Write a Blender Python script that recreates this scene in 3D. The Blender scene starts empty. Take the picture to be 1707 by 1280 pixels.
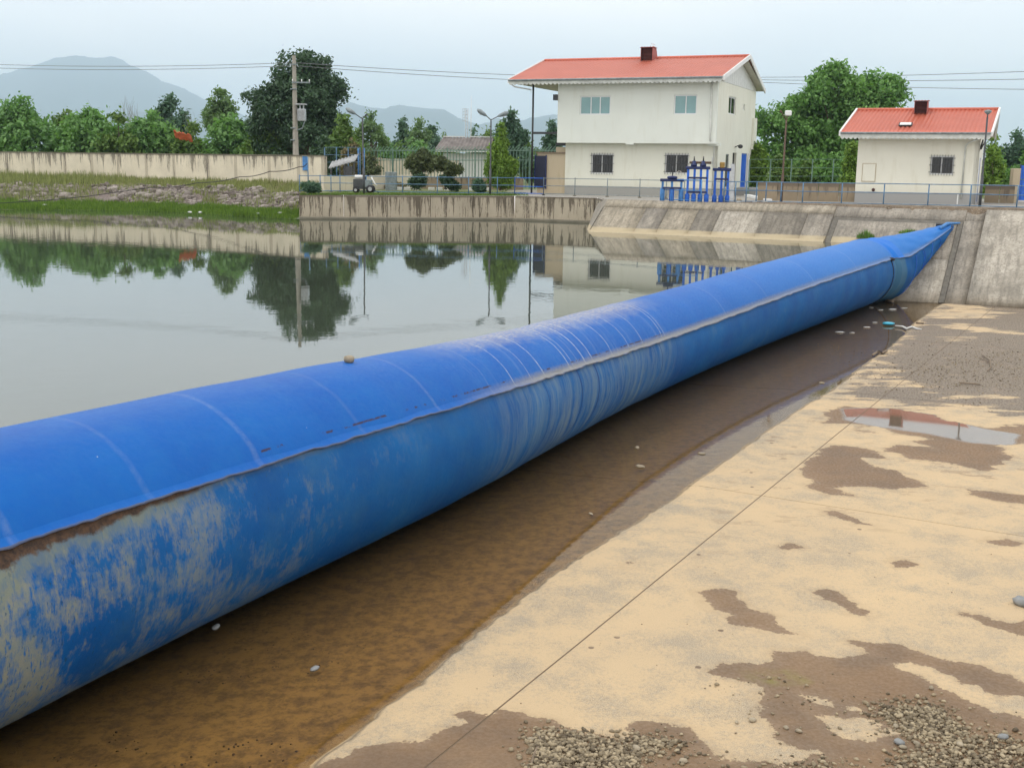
import bpy, math, random
import numpy as np
from mathutils import Vector, noise

# ------------------------------------------------------------------ camera, world, sun, exposure
SC = bpy.context.scene
COL = SC.collection
PI = math.pi
PW, PH, FOC = 1707.0, 1280.0, 1900.0          # photograph size and focal length in its pixels
CAM = np.array([0.0, 0.0, 3.15])              # eye 3.15 m above the upstream water (z = 0)
ROLL = math.atan(0.0150)
PITCH = math.atan((640 - 274) * math.cos(ROLL) / FOC)
_fw = np.array([0, math.cos(PITCH), -math.sin(PITCH)])
_up = np.array([0, math.sin(PITCH), math.cos(PITCH)])
_rt = np.array([1.0, 0, 0])
_c, _s = math.cos(ROLL), math.sin(ROLL)
RT = _c * _rt + _s * _up
UP = -_s * _rt + _c * _up
FW = _fw
cam_data = bpy.data.cameras.new("camera")
cam = bpy.data.objects.new("camera", cam_data)
COL.objects.link(cam)
from mathutils import Matrix
cam.matrix_world = Matrix([[RT[0], UP[0], -FW[0], CAM[0]], [RT[1], UP[1], -FW[1], CAM[1]],
                           [RT[2], UP[2], -FW[2], CAM[2]], [0, 0, 0, 1]])
cam_data.sensor_fit = 'HORIZONTAL'
cam_data.sensor_width = 36.0
cam_data.lens = 36.0 * FOC / PW
cam_data.clip_start = 0.1
cam_data.clip_end = 60000
SC.camera = cam
SC.render.engine = 'CYCLES'
SC.cycles.use_denoising = True
SC.cycles.max_bounces = 7
SC.cycles.diffuse_bounces = 3
SC.cycles.transparent_max_bounces = 10
SC.cycles.volume_bounces = 3
SC.cycles.caustics_reflective = False
SC.cycles.caustics_refractive = False
SC.view_settings.view_transform = 'Standard'
SC.view_settings.look = 'None'
SC.view_settings.gamma = 1
SC.view_settings.use_curve_mapping = False
SC.view_settings.exposure = 0.03

SUN_EL, SUN_AZ = math.radians(60), math.radians(250)   # compass-style azimuth, clockwise from +Y

world = bpy.data.worlds.new("World")
SC.world = world
world.use_nodes = True
wn, wl = world.node_tree.nodes, world.node_tree.links
wn.clear()
def wnode(t, **k):
    n = wn.new(t)
    for a, b in k.items():
        setattr(n, a, b)
    return n
w_out = wnode('ShaderNodeOutputWorld')
w_bg = wnode('ShaderNodeBackground')
w_bg.inputs[1].default_value = 0.1
w_sky = wnode('ShaderNodeTexSky', sky_type='NISHITA', sun_disc=False, sun_elevation=SUN_EL, sun_rotation=SUN_AZ)
w_tc = wnode('ShaderNodeTexCoord')
w_sep = wnode('ShaderNodeSeparateXYZ')
wl.new(w_tc.outputs['Generated'], w_sep.inputs[0])
# overcast cloud deck: soft billows, pale blue-grey low down, a brighter overcast zenith
w_map = wnode('ShaderNodeMapping')
w_map.inputs['Scale'].default_value = (1.0, 1.0, 3.2)
wl.new(w_tc.outputs['Generated'], w_map.inputs[0])
w_n1 = wnode('ShaderNodeTexNoise')
w_n1.inputs['Scale'].default_value = 3.1
w_n1.inputs['Detail'].default_value = 7
w_n1.inputs['Roughness'].default_value = 0.5
wl.new(w_map.outputs[0], w_n1.inputs[0])
w_r1 = wnode('ShaderNodeValToRGB')
e = w_r1.color_ramp.elements
e[0].position = 0.36; e[0].color = (13.6, 13.3, 13.2, 1)
e[1].position = 0.64; e[1].color = (15.8, 14.9, 14.2, 1)
wl.new(w_n1.outputs[0], w_r1.inputs[0])
w_grad = wnode('ShaderNodeMapRange')
w_grad.inputs['From Min'].default_value = 0.0
w_grad.inputs['From Max'].default_value = 1.0
w_grad.inputs['To Min'].default_value = 1.0
w_grad.inputs['To Max'].default_value = 0.95
wl.new(w_sep.outputs[2], w_grad.inputs[0])
w_mul = wnode('ShaderNodeMix', data_type='RGBA', blend_type='MULTIPLY')
w_mul.inputs[0].default_value = 1.0
wl.new(w_r1.outputs[0], w_mul.inputs[6])
wl.new(w_grad.outputs[0], w_mul.inputs[7])
w_n2 = wnode('ShaderNodeTexNoise')
w_n2.inputs['Scale'].default_value = 1.6
w_n2.inputs['Detail'].default_value = 5
wl.new(w_map.outputs[0], w_n2.inputs[0])
w_r2 = wnode('ShaderNodeMapRange')
w_r2.inputs['From Min'].default_value = 0.35
w_r2.inputs['From Max'].default_value = 0.55
w_r2.inputs['To Min'].default_value = 0.86
w_r2.inputs['To Max'].default_value = 1.0
wl.new(w_n2.outputs[0], w_r2.inputs[0])
w_mix = wnode('ShaderNodeMix', data_type='RGBA')
wl.new(w_r2.outputs[0], w_mix.inputs[0])
wl.new(w_sky.outputs[0], w_mix.inputs[6])
wl.new(w_mul.outputs[2], w_mix.inputs[7])
wl.new(w_mix.outputs[2], w_bg.inputs[0])
wl.new(w_bg.outputs[0], w_out.inputs[0])

sun_data = bpy.data.lights.new("sun", 'SUN')
sun_data.energy = 1.1
sun_data.angle = math.radians(16)
sun_data.color = (1.0, 0.95, 0.87)
sun = bpy.data.objects.new("sun", sun_data)
COL.objects.link(sun)
sd = Vector((math.sin(SUN_AZ) * math.cos(SUN_EL), math.cos(SUN_AZ) * math.cos(SUN_EL), math.sin(SUN_EL)))
sun.rotation_euler = sd.to_track_quat('Z', 'Y').to_euler()
sun.location = sd * 60

# ------------------------------------------------------------------ geometry of the place
def ray(x, y):
    return (x - PW / 2) / FOC * RT - (y - PH / 2) / FOC * UP + FW
def atz(x, y, z):
    d = ray(x, y); return CAM + d * ((z - CAM[2]) / d[2])
def aty(x, y, Y):
    d = ray(x, y); return CAM + d * (Y / d[1])
def azv(a):
    a = math.radians(a); return np.array([math.sin(a), math.cos(a), 0.0])
NV, SV = azv(27), azv(117)      # across / along the far bank
VV, UU = azv(29), azv(119)      # along / across the dam
N0, KS = 51.0, 1.55             # bank slope: z = (n - N0) / KS
def sn(s, n, z=None, off=0.0):  # point on the bank slope, lifted off it by `off`
    if z is None:
        z = (n - N0) / KS
    P = SV * s + NV * n
    q = off / math.sqrt(1 + KS * KS)
    return np.array([P[0], P[1], z]) + (np.array([0, 0, KS]) - NV) * q
def uv(u, v, z):
    P = UU * u + VV * v
    return np.array([P[0], P[1], z])
def zd(X):                      # deck level of the works yard
    return 1.37 + 0.0055 * X
def deck(x, y):                 # photo pixel on the deck -> world point
    z = 1.4
    for _ in range(4):
        P = atz(x, y, z); z = zd(P[0])
    return P
Z_AP = -2.0                     # apron level
Z_BW = -2.03                    # puddle level below the dam
RNG = random.Random(7)
NPR = np.random.RandomState(11)

# ------------------------------------------------------------------ object helpers
class MB:
    """collects shapes, then links them as ONE mesh object"""
    def __init__(self):
        self.v = []; self.f = []
    def add(self, vs, fs):
        o = len(self.v)
        self.v += [tuple(map(float, p)) for p in vs]
        self.f += [tuple(i + o for i in f) for f in fs]
    def box(self, x0, x1, y0, y1, z0, z1):
        self.add([(x0, y0, z0), (x1, y0, z0), (x1, y1, z0), (x0, y1, z0), (x0, y0, z1), (x1, y0, z1), (x1, y1, z1), (x0, y1, z1)],
                 [(0, 3, 2, 1), (4, 5, 6, 7), (0, 1, 5, 4), (1, 2, 6, 5), (2, 3, 7, 6), (3, 0, 4, 7)])
    def hexa(self, p):
        self.add(p, [(0, 3, 2, 1), (4, 5, 6, 7), (0, 1, 5, 4), (1, 2, 6, 5), (2, 3, 7, 6), (3, 0, 4, 7)])
    def tube(self, pts, r, n=8, caps=True):
        pts = [np.array(p, float) for p in pts]
        rs = r if hasattr(r, '__len__') else [r] * len(pts)
        vs = []
        t0 = pts[1] - pts[0]
        ref = np.array([0, 0, 1.0]) if abs(t0[2]) < 0.9 * np.linalg.norm(t0) else np.array([1.0, 0, 0])
        for i, p in enumerate(pts):
            t = pts[min(i + 1, len(pts) - 1)] - pts[max(i - 1, 0)]
            t = t / (np.linalg.norm(t) + 1e-9)
            a = np.cross(t, ref); a /= np.linalg.norm(a) + 1e-9
            b = np.cross(t, a)
            for k in range(n):
                w = 2 * PI * k / n
                vs.append(p + rs[i] * (a * math.cos(w) + b * math.sin(w)))
        fs = []
        for i in range(len(pts) - 1):
            for k in range(n):
                k2 = (k + 1) % n
                fs.append((i * n + k, i * n + k2, (i + 1) * n + k2, (i + 1) * n + k))
        if caps:
            fs.append(tuple(range(n))[::-1]); fs.append(tuple((len(pts) - 1) * n + k for k in range(n)))
        self.add(vs, fs)
    def bar(self, p, q, w, h=None):
        self.tube([p, q], (w if h is None else max(w, h)) * 0.707, 4)
    def ball(self, c, r, n=8, m=5, sq=(1, 1, 1), jit=0.0, rng=None):
        vs = [(c[0], c[1], c[2] - r * sq[2])]
        for i in range(1, m):
            a = -PI / 2 + PI * i / m
            for k in range(n):
                w = 2 * PI * k / n
                j = 1 + (rng.uniform(-jit, jit) if rng else 0)
                vs.append((c[0] + j * r * sq[0] * math.cos(a) * math.cos(w), c[1] + j * r * sq[1] * math.cos(a) * math.sin(w), c[2] + j * r * sq[2] * math.sin(a)))
        vs.append((c[0], c[1], c[2] + r * sq[2]))
        fs = [(0, 1 + (k + 1) % n, 1 + k) for k in range(n)]
        for i in range(m - 2):
            for k in range(n):
                k2 = (k + 1) % n
                fs.append((1 + i * n + k, 1 + i * n + k2, 1 + (i + 1) * n + k2, 1 + (i + 1) * n + k))
        L = len(vs) - 1; b = 1 + (m - 2) * n
        fs += [(b + k, b + (k + 1) % n, L) for k in range(n)]
        self.add(vs, fs)
    def mesh(self, name):
        me = bpy.data.meshes.new(name)
        me.from_pydata(self.v, [], self.f); me.update()
        return me
    def build(self, name, mat, parent=None, smooth=False, bevel=0.0, rel=True, world=False):
        """world=True: vertices are world coordinates, the parent has a plain location"""
        if world and parent is not None:
            o = parent
            off = np.zeros(3)
            while o is not None:
                off += np.array(o.location); o = o.parent
            self.v = [tuple(np.array(p) - off) for p in self.v]
        ob = bpy.data.objects.new(name, self.mesh(name))
        COL.objects.link(ob)
        if mat: ob.data.materials.append(mat)
        if parent is not None: ob.parent = parent
        if smooth:
            ob.data.polygons.foreach_set('use_smooth', [True] * len(ob.data.polygons))
        if bevel:
            m = ob.modifiers.new('bevel', 'BEVEL'); m.width = bevel; m.segments = 2; m.limit_method = 'ANGLE'
        return ob
def npmesh(name, V, F, mat, parent=None, smooth=False, attrs=None):
    V = np.asarray(V, np.float32); F = np.asarray(F, np.int32)
    me = bpy.data.meshes.new(name)
    me.vertices.add(len(V)); me.vertices.foreach_set('co', V.ravel())
    k = F.shape[1]
    me.loops.add(F.size); me.loops.foreach_set('vertex_index', F.ravel())
    me.polygons.add(len(F))
    me.polygons.foreach_set('loop_start', np.arange(0, F.size, k, dtype=np.int32))
    if smooth: me.polygons.foreach_set('use_smooth', np.ones(len(F), bool))
    me.update(calc_edges=True)
    for nm, (dom, arr) in (attrs or {}).items():
        a = me.attributes.new(nm, 'FLOAT', dom)
        a.data.foreach_set('value', np.asarray(arr, np.float32).ravel())
    ob = bpy.data.objects.new(name, me)
    COL.objects.link(ob)
    if mat: me.materials.append(mat)
    if parent is not None: ob.parent = parent
    return ob
def grid_faces(nr, nc):
    i = np.arange(nr - 1)[:, None] * nc + np.arange(nc - 1)[None, :]
    return np.stack([i, i + 1, i + nc + 1, i + nc], -1).reshape(-1, 4)
def tag(o, label=None, cat=None, group=None, kind=None):
    if label: o['label'] = label
    if cat: o['category'] = cat
    if group: o['group'] = group
    if kind: o['kind'] = kind
    return o
def root(name, loc, label=None, cat=None, group=None, kind=None, rz=0.0):
    o = bpy.data.objects.new(name, None); COL.objects.link(o)
    o.empty_display_size = 0.3
    o.location = [float(c) for c in loc]; o.rotation_euler = (0, 0, rz)
    return tag(o, label, cat, group, kind)

# ------------------------------------------------------------------ material helpers
class NT:
    def __init__(self, name):
        self.m = bpy.data.materials.new(name); self.m.use_nodes = True
        self.t = self.m.node_tree; self.t.nodes.clear()
        self.out = self.t.nodes.new('ShaderNodeOutputMaterial')
        self.b = self.t.nodes.new('ShaderNodeBsdfPrincipled')
        self.t.links.new(self.b.outputs[0], self.out.inputs[0])
        self.tc = self.t.nodes.new('ShaderNodeTexCoord')
        self.geo = self.t.nodes.new('ShaderNodeNewGeometry')
    def n(self, t, **k):
        x = self.t.nodes.new(t)
        for a, b in k.items(): setattr(x, a, b)
        return x
    def l(self, a, b): self.t.links.new(a, b)
    def put(self, sock, v):
        if hasattr(v, 'is_linked') or isinstance(v, bpy.types.NodeSocket): self.l(v, sock)
        else: sock.default_value = v
    def pos(self): return self.geo.outputs['Position']
    def objc(self): return self.tc.outputs['Object']
    def attr(self, nm):
        a = self.n('ShaderNodeAttribute'); a.attribute_name = nm; return a.outputs['Fac']
    def map(self, vec, scale=(1, 1, 1), loc=(0, 0, 0), rot=(0, 0, 0)):
        m = self.n('ShaderNodeMapping'); m.inputs['Scale'].default_value = scale
        m.inputs['Location'].default_value = loc; m.inputs['Rotation'].default_value = rot
        self.l(vec, m.inputs[0]); return m.outputs[0]
    def noise(self, vec, scale, detail=4, rough=0.55, dist=0.0):
        n = self.n('ShaderNodeTexNoise'); n.inputs['Scale'].default_value = scale
        n.inputs['Detail'].default_value = detail; n.inputs['Roughness'].default_value = rough
        n.inputs['Distortion'].default_value = dist
        self.l(vec, n.inputs['Vector']); return n.outputs[0]
    def voro(self, vec, scale, feat='F1', out='Distance'):
        n = self.n('ShaderNodeTexVoronoi', feature=feat); n.inputs['Scale'].default_value = scale
        self.l(vec, n.inputs['Vector']); return n.outputs[out]
    def rng(self, v, a, b, c=0.0, d=1.0, smooth=False):
        n = self.n('ShaderNodeMapRange')
        if smooth: n.interpolation_type = 'SMOOTHSTEP'
        self.put(n.inputs[0], v)
        for i, x in enumerate((a, b, c, d)): self.put(n.inputs[i + 1], x)
        return n.outputs[0]
    def math(self, op, a, b=0.0, c=None):
        n = self.n('ShaderNodeMath', operation=op); self.put(n.inputs[0], a); self.put(n.inputs[1], b)
        if c is not None: self.put(n.inputs[2], c)
        return n.outputs[0]
    def mix(self, f, a, b, mode='MIX'):
        n = self.n('ShaderNodeMix', data_type='RGBA', blend_type=mode)
        self.put(n.inputs[0], f)
        for s, v in ((6, a), (7, b)):
            if isinstance(v, tuple): v = v if len(v) == 4 else (*v, 1)
            self.put(n.inputs[s], v)
        return n.outputs[2]
    def sep(self, v):
        n = self.n('ShaderNodeSeparateXYZ'); self.l(v, n.inputs[0]); return n.outputs
    def comb(self, x, y, z=0.0):
        n = self.n('ShaderNodeCombineXYZ')
        for i, v in enumerate((x, y, z)): self.put(n.inputs[i], v)
        return n.outputs[0]
    def bump(self, h, strength=0.4, dist=0.02, prev=None):
        n = self.n('ShaderNodeBump'); n.inputs['Strength'].default_value = strength; n.inputs['Distance'].default_value = dist
        self.l(h, n.inputs['Height'])
        if prev is not None: self.l(prev, n.inputs['Normal'])
        return n.outputs[0]
    def done(self, col=None, rough=None, normal=None, **k):
        if col is not None:
            if isinstance(col, tuple): col = (*col[:3], 1)
            self.put(self.b.inputs['Base Color'], col)
        if rough is not None: self.put(self.b.inputs['Roughness'], rough)
        if normal is not None: self.l(normal, self.b.inputs['Normal'])
        for a, v in k.items(): self.put(self.b.inputs[a.replace('_', ' ')], v)
        return self.m
def simple(name, col, rough=0.6, var=0.12, scale=3.0, metal=0.0, bump=0.0):
    t = NT(name)
    n = t.noise(t.pos(), scale, 5, 0.6)
    c = t.mix(t.rng(n, 0.3, 0.7), tuple(x * (1 - var) for x in col), tuple(min(1, x * (1 + var)) for x in col))
    nm = t.bump(t.noise(t.pos(), scale * 12, 3), bump, 0.01) if bump else None
    return t.done(c, rough, nm, Metallic=metal)

def m_concrete(name, light, dark, stain=0.5, scale=1.0, rough=0.9):
    t = NT(name); p = t.pos()
    n1 = t.noise(p, 0.9 * scale, 8, 0.62); n2 = t.noise(p, 14 * scale, 5, 0.7); n3 = t.noise(p, 60, 3, 0.6)
    c = t.mix(t.rng(n1, 0.35, 0.68), light, dark)
    c = t.mix(t.math('MULTIPLY', t.rng(n2, 0.45, 0.7), stain), c, tuple(x * 0.55 for x in dark))
    c = t.mix(t.math('MULTIPLY', t.rng(n3, 0.35, 0.65), 0.35), c, tuple(min(1, x * 1.25) for x in light))
    nm = t.bump(n2, 0.5, 0.03, t.bump(n3, 0.4, 0.01))
    return t.done(c, rough, nm)

def m_streaked(name, base, dark, top_z, depth, density=1.0, fluting=0.0, az=0.0, slope_x=0.0, col2=None):
    """concrete with dark run-off streaks that hang from its top edge (stains with a shape of their own)"""
    t = NT(name); p = t.pos(); x = t.sep(p)
    along = t.math('ADD', t.math('MULTIPLY', x[0], math.sin(math.radians(az))), t.math('MULTIPLY', x[1], math.cos(math.radians(az))))
    top = t.math('ADD', top_z, t.math('MULTIPLY', x[0], slope_x))
    dz = t.math('SUBTRACT', top, x[2])
    wob = t.math('MULTIPLY', t.noise(p, 1.6, 3, 0.5), 0.10)
    al = t.math('ADD', along, wob)
    v1 = t.comb(al, 0.0, t.math('MULTIPLY', x[2], 0.06))
    s1 = t.noise(v1, 2.6, 7, 0.85); s2 = t.noise(v1, 0.7, 3, 0.5)
    ln = t.math('MULTIPLY', t.rng(s1, 0.485, 0.585), t.rng(s2, 0.35, 0.52, 0.40, 1.0))
    ln = t.math('MULTIPLY', ln, depth)
    k = t.rng(t.math('SUBTRACT', ln, dz), -0.02, 0.28)
    k = t.math('MULTIPLY', k, density)
    edge = t.rng(t.math('ADD', dz, t.math('MULTIPLY', s1, 0.12)), 0.10, 0.19, 0.85, 0.0)
    k = t.math('MAXIMUM', k, edge)
    n1 = t.noise(p, 0.8, 7, 0.6); n2 = t.noise(p, 22, 4, 0.65)
    c = t.mix(t.rng(n1, 0.3, 0.7), base, col2 or tuple(q * 0.78 for q in base))
    c = t.mix(t.math('MULTIPLY', t.rng(n2, 0.4, 0.7), 0.3), c, tuple(q * 0.6 for q in base))
    c = t.mix(k, c, t.mix(n2, dark, tuple(q * 1.9 for q in dark)))
    nm = t.bump(n2, 0.4, 0.02)
    return t.done(c, 0.92, nm)

M = {}
M['cream'] = None
def m_plaster(name, base, plinth=None, zpl=0.0, dirt=0.35):
    t = NT(name); p = t.pos(); o = t.sep(t.objc())
    n1 = t.noise(p, 0.45, 6, 0.6); n2 = t.noise(t.map(p, (3, 3, 0.5)), 1.0, 6, 0.65); n3 = t.noise(p, 40, 3, 0.6)
    c = t.mix(t.rng(n1, 0.3, 0.7), base, tuple(q * 0.93 for q in base))
    c = t.mix(t.math('MULTIPLY', t.rng(n2, 0.52, 0.72), dirt), c, (base[0] * 0.72, base[1] * 0.68, base[2] * 0.58))
    if plinth:
        c = t.mix(t.rng(t.math('ADD', o[2], t.math('MULTIPLY', n2, 0.06)), zpl, zpl + 0.02), plinth, c)
        low = t.rng(t.math('ADD', o[2], t.math('MULTIPLY', n1, 0.5)), zpl + 0.15, zpl + 0.75, 0.22, 0.0)
        c = t.mix(low, c, (0.36, 0.33, 0.26))
    return t.done(c, 0.85, t.bump(n3, 0.25, 0.008, t.bump(n1, 0.2, 0.03)))
M['wall_cream'] = m_plaster('cream_plaster', (0.76, 0.77, 0.67), (0.33, 0.34, 0.33), 0.52)
M['wall_cream_up'] = m_plaster('cream_plaster_upper', (0.74, 0.78, 0.72), None, dirt=0.2)
M['wall_small'] = m_plaster('cream_plaster_small', (0.80, 0.79, 0.68), (0.33, 0.34, 0.35), 0.56)
M['wall_tan'] = m_plaster('tan_plaster', (0.52, 0.44, 0.31), None, dirt=0.6)
M['wall_white'] = m_plaster('white_plaster', (0.72, 0.73, 0.72), None, dirt=0.4)
M['white'] = simple('white_paint', (0.74, 0.75, 0.74), 0.5, 0.08)
M['white_dirty'] = simple('weathered_white_paint', (0.60, 0.62, 0.58), 0.6, 0.2, 2.5)
M['gable'] = simple('white_sheet_cladding', (0.66, 0.68, 0.66), 0.5, 0.07)
M['soffit'] = simple('soffit', (0.58, 0.55, 0.48), 0.8, 0.1)
M['frame_white'] = simple('window_frame_white', (0.72, 0.74, 0.74), 0.4, 0.05)
M['iron'] = simple('black_iron', (0.03, 0.032, 0.035), 0.5, 0.3, 12)
M['dark'] = simple('interior_shade', (0.012, 0.012, 0.014), 0.8, 0.2)  # near-black, stands for the shade inside rooms and openings
M['blue'] = simple('blue_enamel', (0.012, 0.13, 0.60), 0.42, 0.25, 5, bump=0.1)
M['blue_lt'] = simple('light_blue_enamel', (0.06, 0.22, 0.52), 0.5, 0.25, 6, bump=0.1)
M['blue_dk'] = simple('dark_blue_enamel', (0.008, 0.02, 0.10), 0.5, 0.3, 5)
M['navy'] = simple('navy_door', (0.012, 0.016, 0.045), 0.5, 0.2, 4)
M['grey_steel'] = simple('grey_painted_steel', (0.20, 0.24, 0.25), 0.5, 0.35, 6, 0.0, 0.1)
M['blue_grey'] = simple('blue_grey_painted_steel', (0.10, 0.20, 0.32), 0.5, 0.35, 5)
M['galv'] = simple('galvanised_steel', (0.42, 0.44, 0.45), 0.4, 0.2, 8, 0.4)
M['lamp_dark'] = simple('dark_lamp_paint', (0.05, 0.055, 0.06), 0.5, 0.25, 6)
M['rusty'] = simple('rusty_pole', (0.10, 0.065, 0.045), 0.8, 0.4, 8)
M['lens'] = simple('lamp_lens', (0.75, 0.77, 0.76), 0.2, 0.05)
M['pole'] = m_concrete('pole_concrete', (0.36, 0.34, 0.29), (0.27, 0.25, 0.215), 0.3, 2)
M['cable'] = simple('black_cable', (0.03, 0.03, 0.03), 0.7, 0.1)
M['wire'] = simple('grey_wire', (0.16, 0.17, 0.18), 0.6, 0.1)
M['chimney'] = simple('red_sheet', (0.35, 0.10, 0.08), 0.6, 0.25, 4)
M['dark_red'] = simple('dark_red_sheet', (0.085, 0.025, 0.022), 0.8, 0.4, 4)  # darker copy of the red sheet, for vent insides and pipe stub
M['rubber_blk'] = simple('black_rubber', (0.02, 0.02, 0.022), 0.7, 0.2)
M['cyan'] = simple('cyan_plastic', (0.05, 0.42, 0.60), 0.35, 0.15)
M['bag'] = simple('white_plastic', (0.72, 0.73, 0.72), 0.5, 0.1)
M['wood'] = simple('grey_wood', (0.22, 0.17, 0.12), 0.85, 0.3, 6)
M['wood_pale'] = simple('pale_board', (0.62, 0.58, 0.50), 0.8, 0.15, 4)
M['orange'] = simple('orange_tarpaulin', (0.72, 0.16, 0.07), 0.6, 0.25, 1.5)
M['gold'] = simple('brass_housing', (0.30, 0.19, 0.05), 0.4, 0.3, 10, 0.5)
M['green_rail'] = simple('green_painted_steel', (0.13, 0.22, 0.17), 0.6, 0.25, 5)
M['grey_sheet'] = simple('grey_corrugated_sheet', (0.30, 0.31, 0.31), 0.6, 0.3, 2)
M['roof_grey'] = simple('grey_fibre_cement_sheet', (0.17, 0.15, 0.14), 0.9, 0.35, 1.5)
M['kerbwhite'] = simple('whitewashed_kerb', (0.68, 0.68, 0.64), 0.9, 0.15, 3)

def m_roof():
    t = NT('red_tile_sheet'); p = t.objc()
    n1 = t.noise(p, 0.7, 6, 0.6); n2 = t.noise(p, 7, 5, 0.65)
    c = t.mix(t.rng(n1, 0.3, 0.7), (0.62, 0.160, 0.095), (0.53, 0.130, 0.078))
    c = t.mix(t.math('MULTIPLY', t.rng(n2, 0.5, 0.75), 0.35), c, (0.56, 0.20, 0.15))
    return t.done(c, 0.48, t.bump(n2, 0.15, 0.01))
M['roof'] = m_roof()
def m_glass(name, tint):
    t = NT(name)
    n = t.noise(t.pos(), 2.0, 2)
    c = t.mix(n, tint, tuple(x * 0.75 for x in tint))
    return t.done(c, 0.06, t.bump(t.noise(t.pos(), 1.2, 2), 0.06, 0.05), Transmission_Weight=0.45)
M['glass_teal'] = m_glass('tinted_teal_pane', (0.42, 0.74, 0.76))
M['glass_dark'] = m_glass('dark_pane', (0.03, 0.04, 0.04))
M['curtain'] = simple('pale_curtain', (0.66, 0.74, 0.72), 0.9, 0.2, 5)

# ================================================================== THE SETTING
# ---- polygons traced on the apron (photo pixels, carried to the apron plane)
def tr(pts, z=Z_AP): return np.array([atz(x, y, z)[:2] for x, y in pts])
def sdf(P, poly):               # signed distance, positive inside
    d2 = np.full(len(P), 1e18); ins = np.zeros(len(P), bool)
    n = len(poly)
    for i in range(n):
        a = poly[i]; b = poly[(i + 1) % n]; e = b - a; w = P - a
        q = np.clip((w @ e) / (e @ e + 1e-12), 0, 1)
        r = w - q[:, None] * e
        d2 = np.minimum(d2, (r ** 2).sum(1))
        c = (a[1] > P[:, 1]) != (b[1] > P[:, 1])
        xi = a[0] + (P[:, 1] - a[1]) * e[0] / (e[1] if abs(e[1]) > 1e-12 else 1e-12)
        ins ^= c & (P[:, 0] < xi)
    return np.where(ins, 1, -1) * np.sqrt(d2)
EDGE = [(440, 1345), (520, 1280), (545, 1256), (590, 1222), (640, 1178), (700, 1135), (760, 1082), (815, 1040), (860, 1003), (930, 950), (1000, 907),
        (1060, 868), (1110, 838), (1160, 800), (1225, 755), (1280, 716), (1330, 683), (1400, 641), (1450, 600), (1480, 580), (1510, 556), (1522, 540), (1560, 512), (1575, 504), (1585, 500)]
edge_w = tr(EDGE)
far = [uv(-13, 52, 0)[:2], uv(-13, 0, 0)[:2]]
start = [uv(-5.9, 0.0, 0)[:2]]
basin = np.vstack([start, edge_w, [uv(-6.6, 52, 0)[:2]], far])
WET = [
 [(440, 1345), (520, 1280), (556, 1266), (572, 1262), (590, 1245), (640, 1240), (665, 1235), (700, 1236), (760, 1208), (790, 1208), (780, 1200), (755, 1195), (775, 1183), (812, 1188), (830, 1178), (910, 1200), (945, 1213), (1010, 1228), (1035, 1228), (1045, 1205), (1060, 1195), (1095, 1200), (1112, 1206), (1150, 1212), (1172, 1240), (1185, 1258), (1230, 1270), (1265, 1267), (1330, 1280), (1360, 1345)],
 [(1178, 1122), (1190, 1110), (1220, 1104), (1285, 1102), (1290, 1085), (1330, 1087), (1390, 1095), (1460, 1092), (1440, 1078), (1412, 1066), (1440, 1068), (1500, 1072), (1520, 1083), (1585, 1100), (1640, 1112), (1707, 1137), (1800, 1170), (1800, 1345), (1325, 1345), (1325, 1272), (1373, 1256), (1362, 1246), (1340, 1252), (1320, 1240), (1292, 1228), (1290, 1210), (1262, 1190), (1275, 1178), (1262, 1140), (1240, 1133), (1200, 1128)],
 [(1165, 985), (1190, 980), (1220, 985), (1245, 1012), (1290, 1028), (1300, 1040), (1333, 1058), (1310, 1060), (1250, 1045), (1200, 1038), (1225, 1025), (1190, 1015)],
 [(1350, 985), (1385, 982), (1400, 990), (1455, 1022), (1440, 1028), (1420, 1022), (1390, 1005)],
 [(1598, 1020), (1640, 1026), (1680, 1038), (1720, 1030), (1800, 1032), (1800, 1090), (1720, 1065), (1680, 1055), (1640, 1040), (1615, 1028)],
 [(1297, 910), (1315, 906), (1330, 907), (1335, 914), (1305, 915)],
 [(1482, 938), (1505, 933), (1532, 941), (1520, 948), (1495, 945)],
 [(1640, 903), (1670, 898), (1700, 905), (1690, 911), (1660, 909)],
 [(1372, 851), (1400, 853), (1460, 876), (1440, 876), (1400, 866)],
 [(1040, 934), (1054, 932), (1062, 938), (1046, 942)],
 [(1330, 779), (1366, 753), (1390, 741), (1426, 744), (1455, 750), (1485, 765), (1461, 765), (1437, 762), (1450, 774), (1497, 786), (1547, 810), (1497, 816), (1437, 810), (1390, 813), (1423, 826), (1378, 823), (1342, 810), (1357, 804), (1342, 795)],
 [(1372, 688), (1408, 677), (1491, 682), (1553, 691), (1571, 701), (1645, 712), (1675, 708), (1800, 712), (1800, 735), (1720, 738), (1675, 744), (1663, 741), (1690, 765), (1654, 777), (1675, 784), (1630, 783), (1580, 771), (1521, 765), (1497, 756), (1467, 747), (1497, 741), (1532, 744), (1562, 749), (1523, 735), (1559, 732), (1497, 723), (1455, 711), (1414, 704), (1378, 705)],
 [(1600, 815), (1640, 818), (1720, 826), (1720, 842), (1670, 835), (1620, 825)],
]
HOLES = [
 [(1490, 1107), (1520, 1107), (1560, 1115), (1600, 1130), (1605, 1140), (1635, 1142), (1640, 1155), (1690, 1160), (1800, 1180), (1800, 1225), (1720, 1200), (1660, 1185), (1610, 1165), (1570, 1145), (1530, 1125)],
 [(1338, 1157), (1360, 1160), (1395, 1175), (1375, 1178), (1350, 1168)],
 [(1358, 1190), (1395, 1192), (1440, 1200), (1460, 1205), (1450, 1215), (1495, 1220), (1490, 1228), (1455, 1236), (1410, 1230), (1390, 1222), (1375, 1205)],
 [(1385, 1175), (1410, 1176), (1440, 1182), (1420, 1185)],
]
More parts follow.
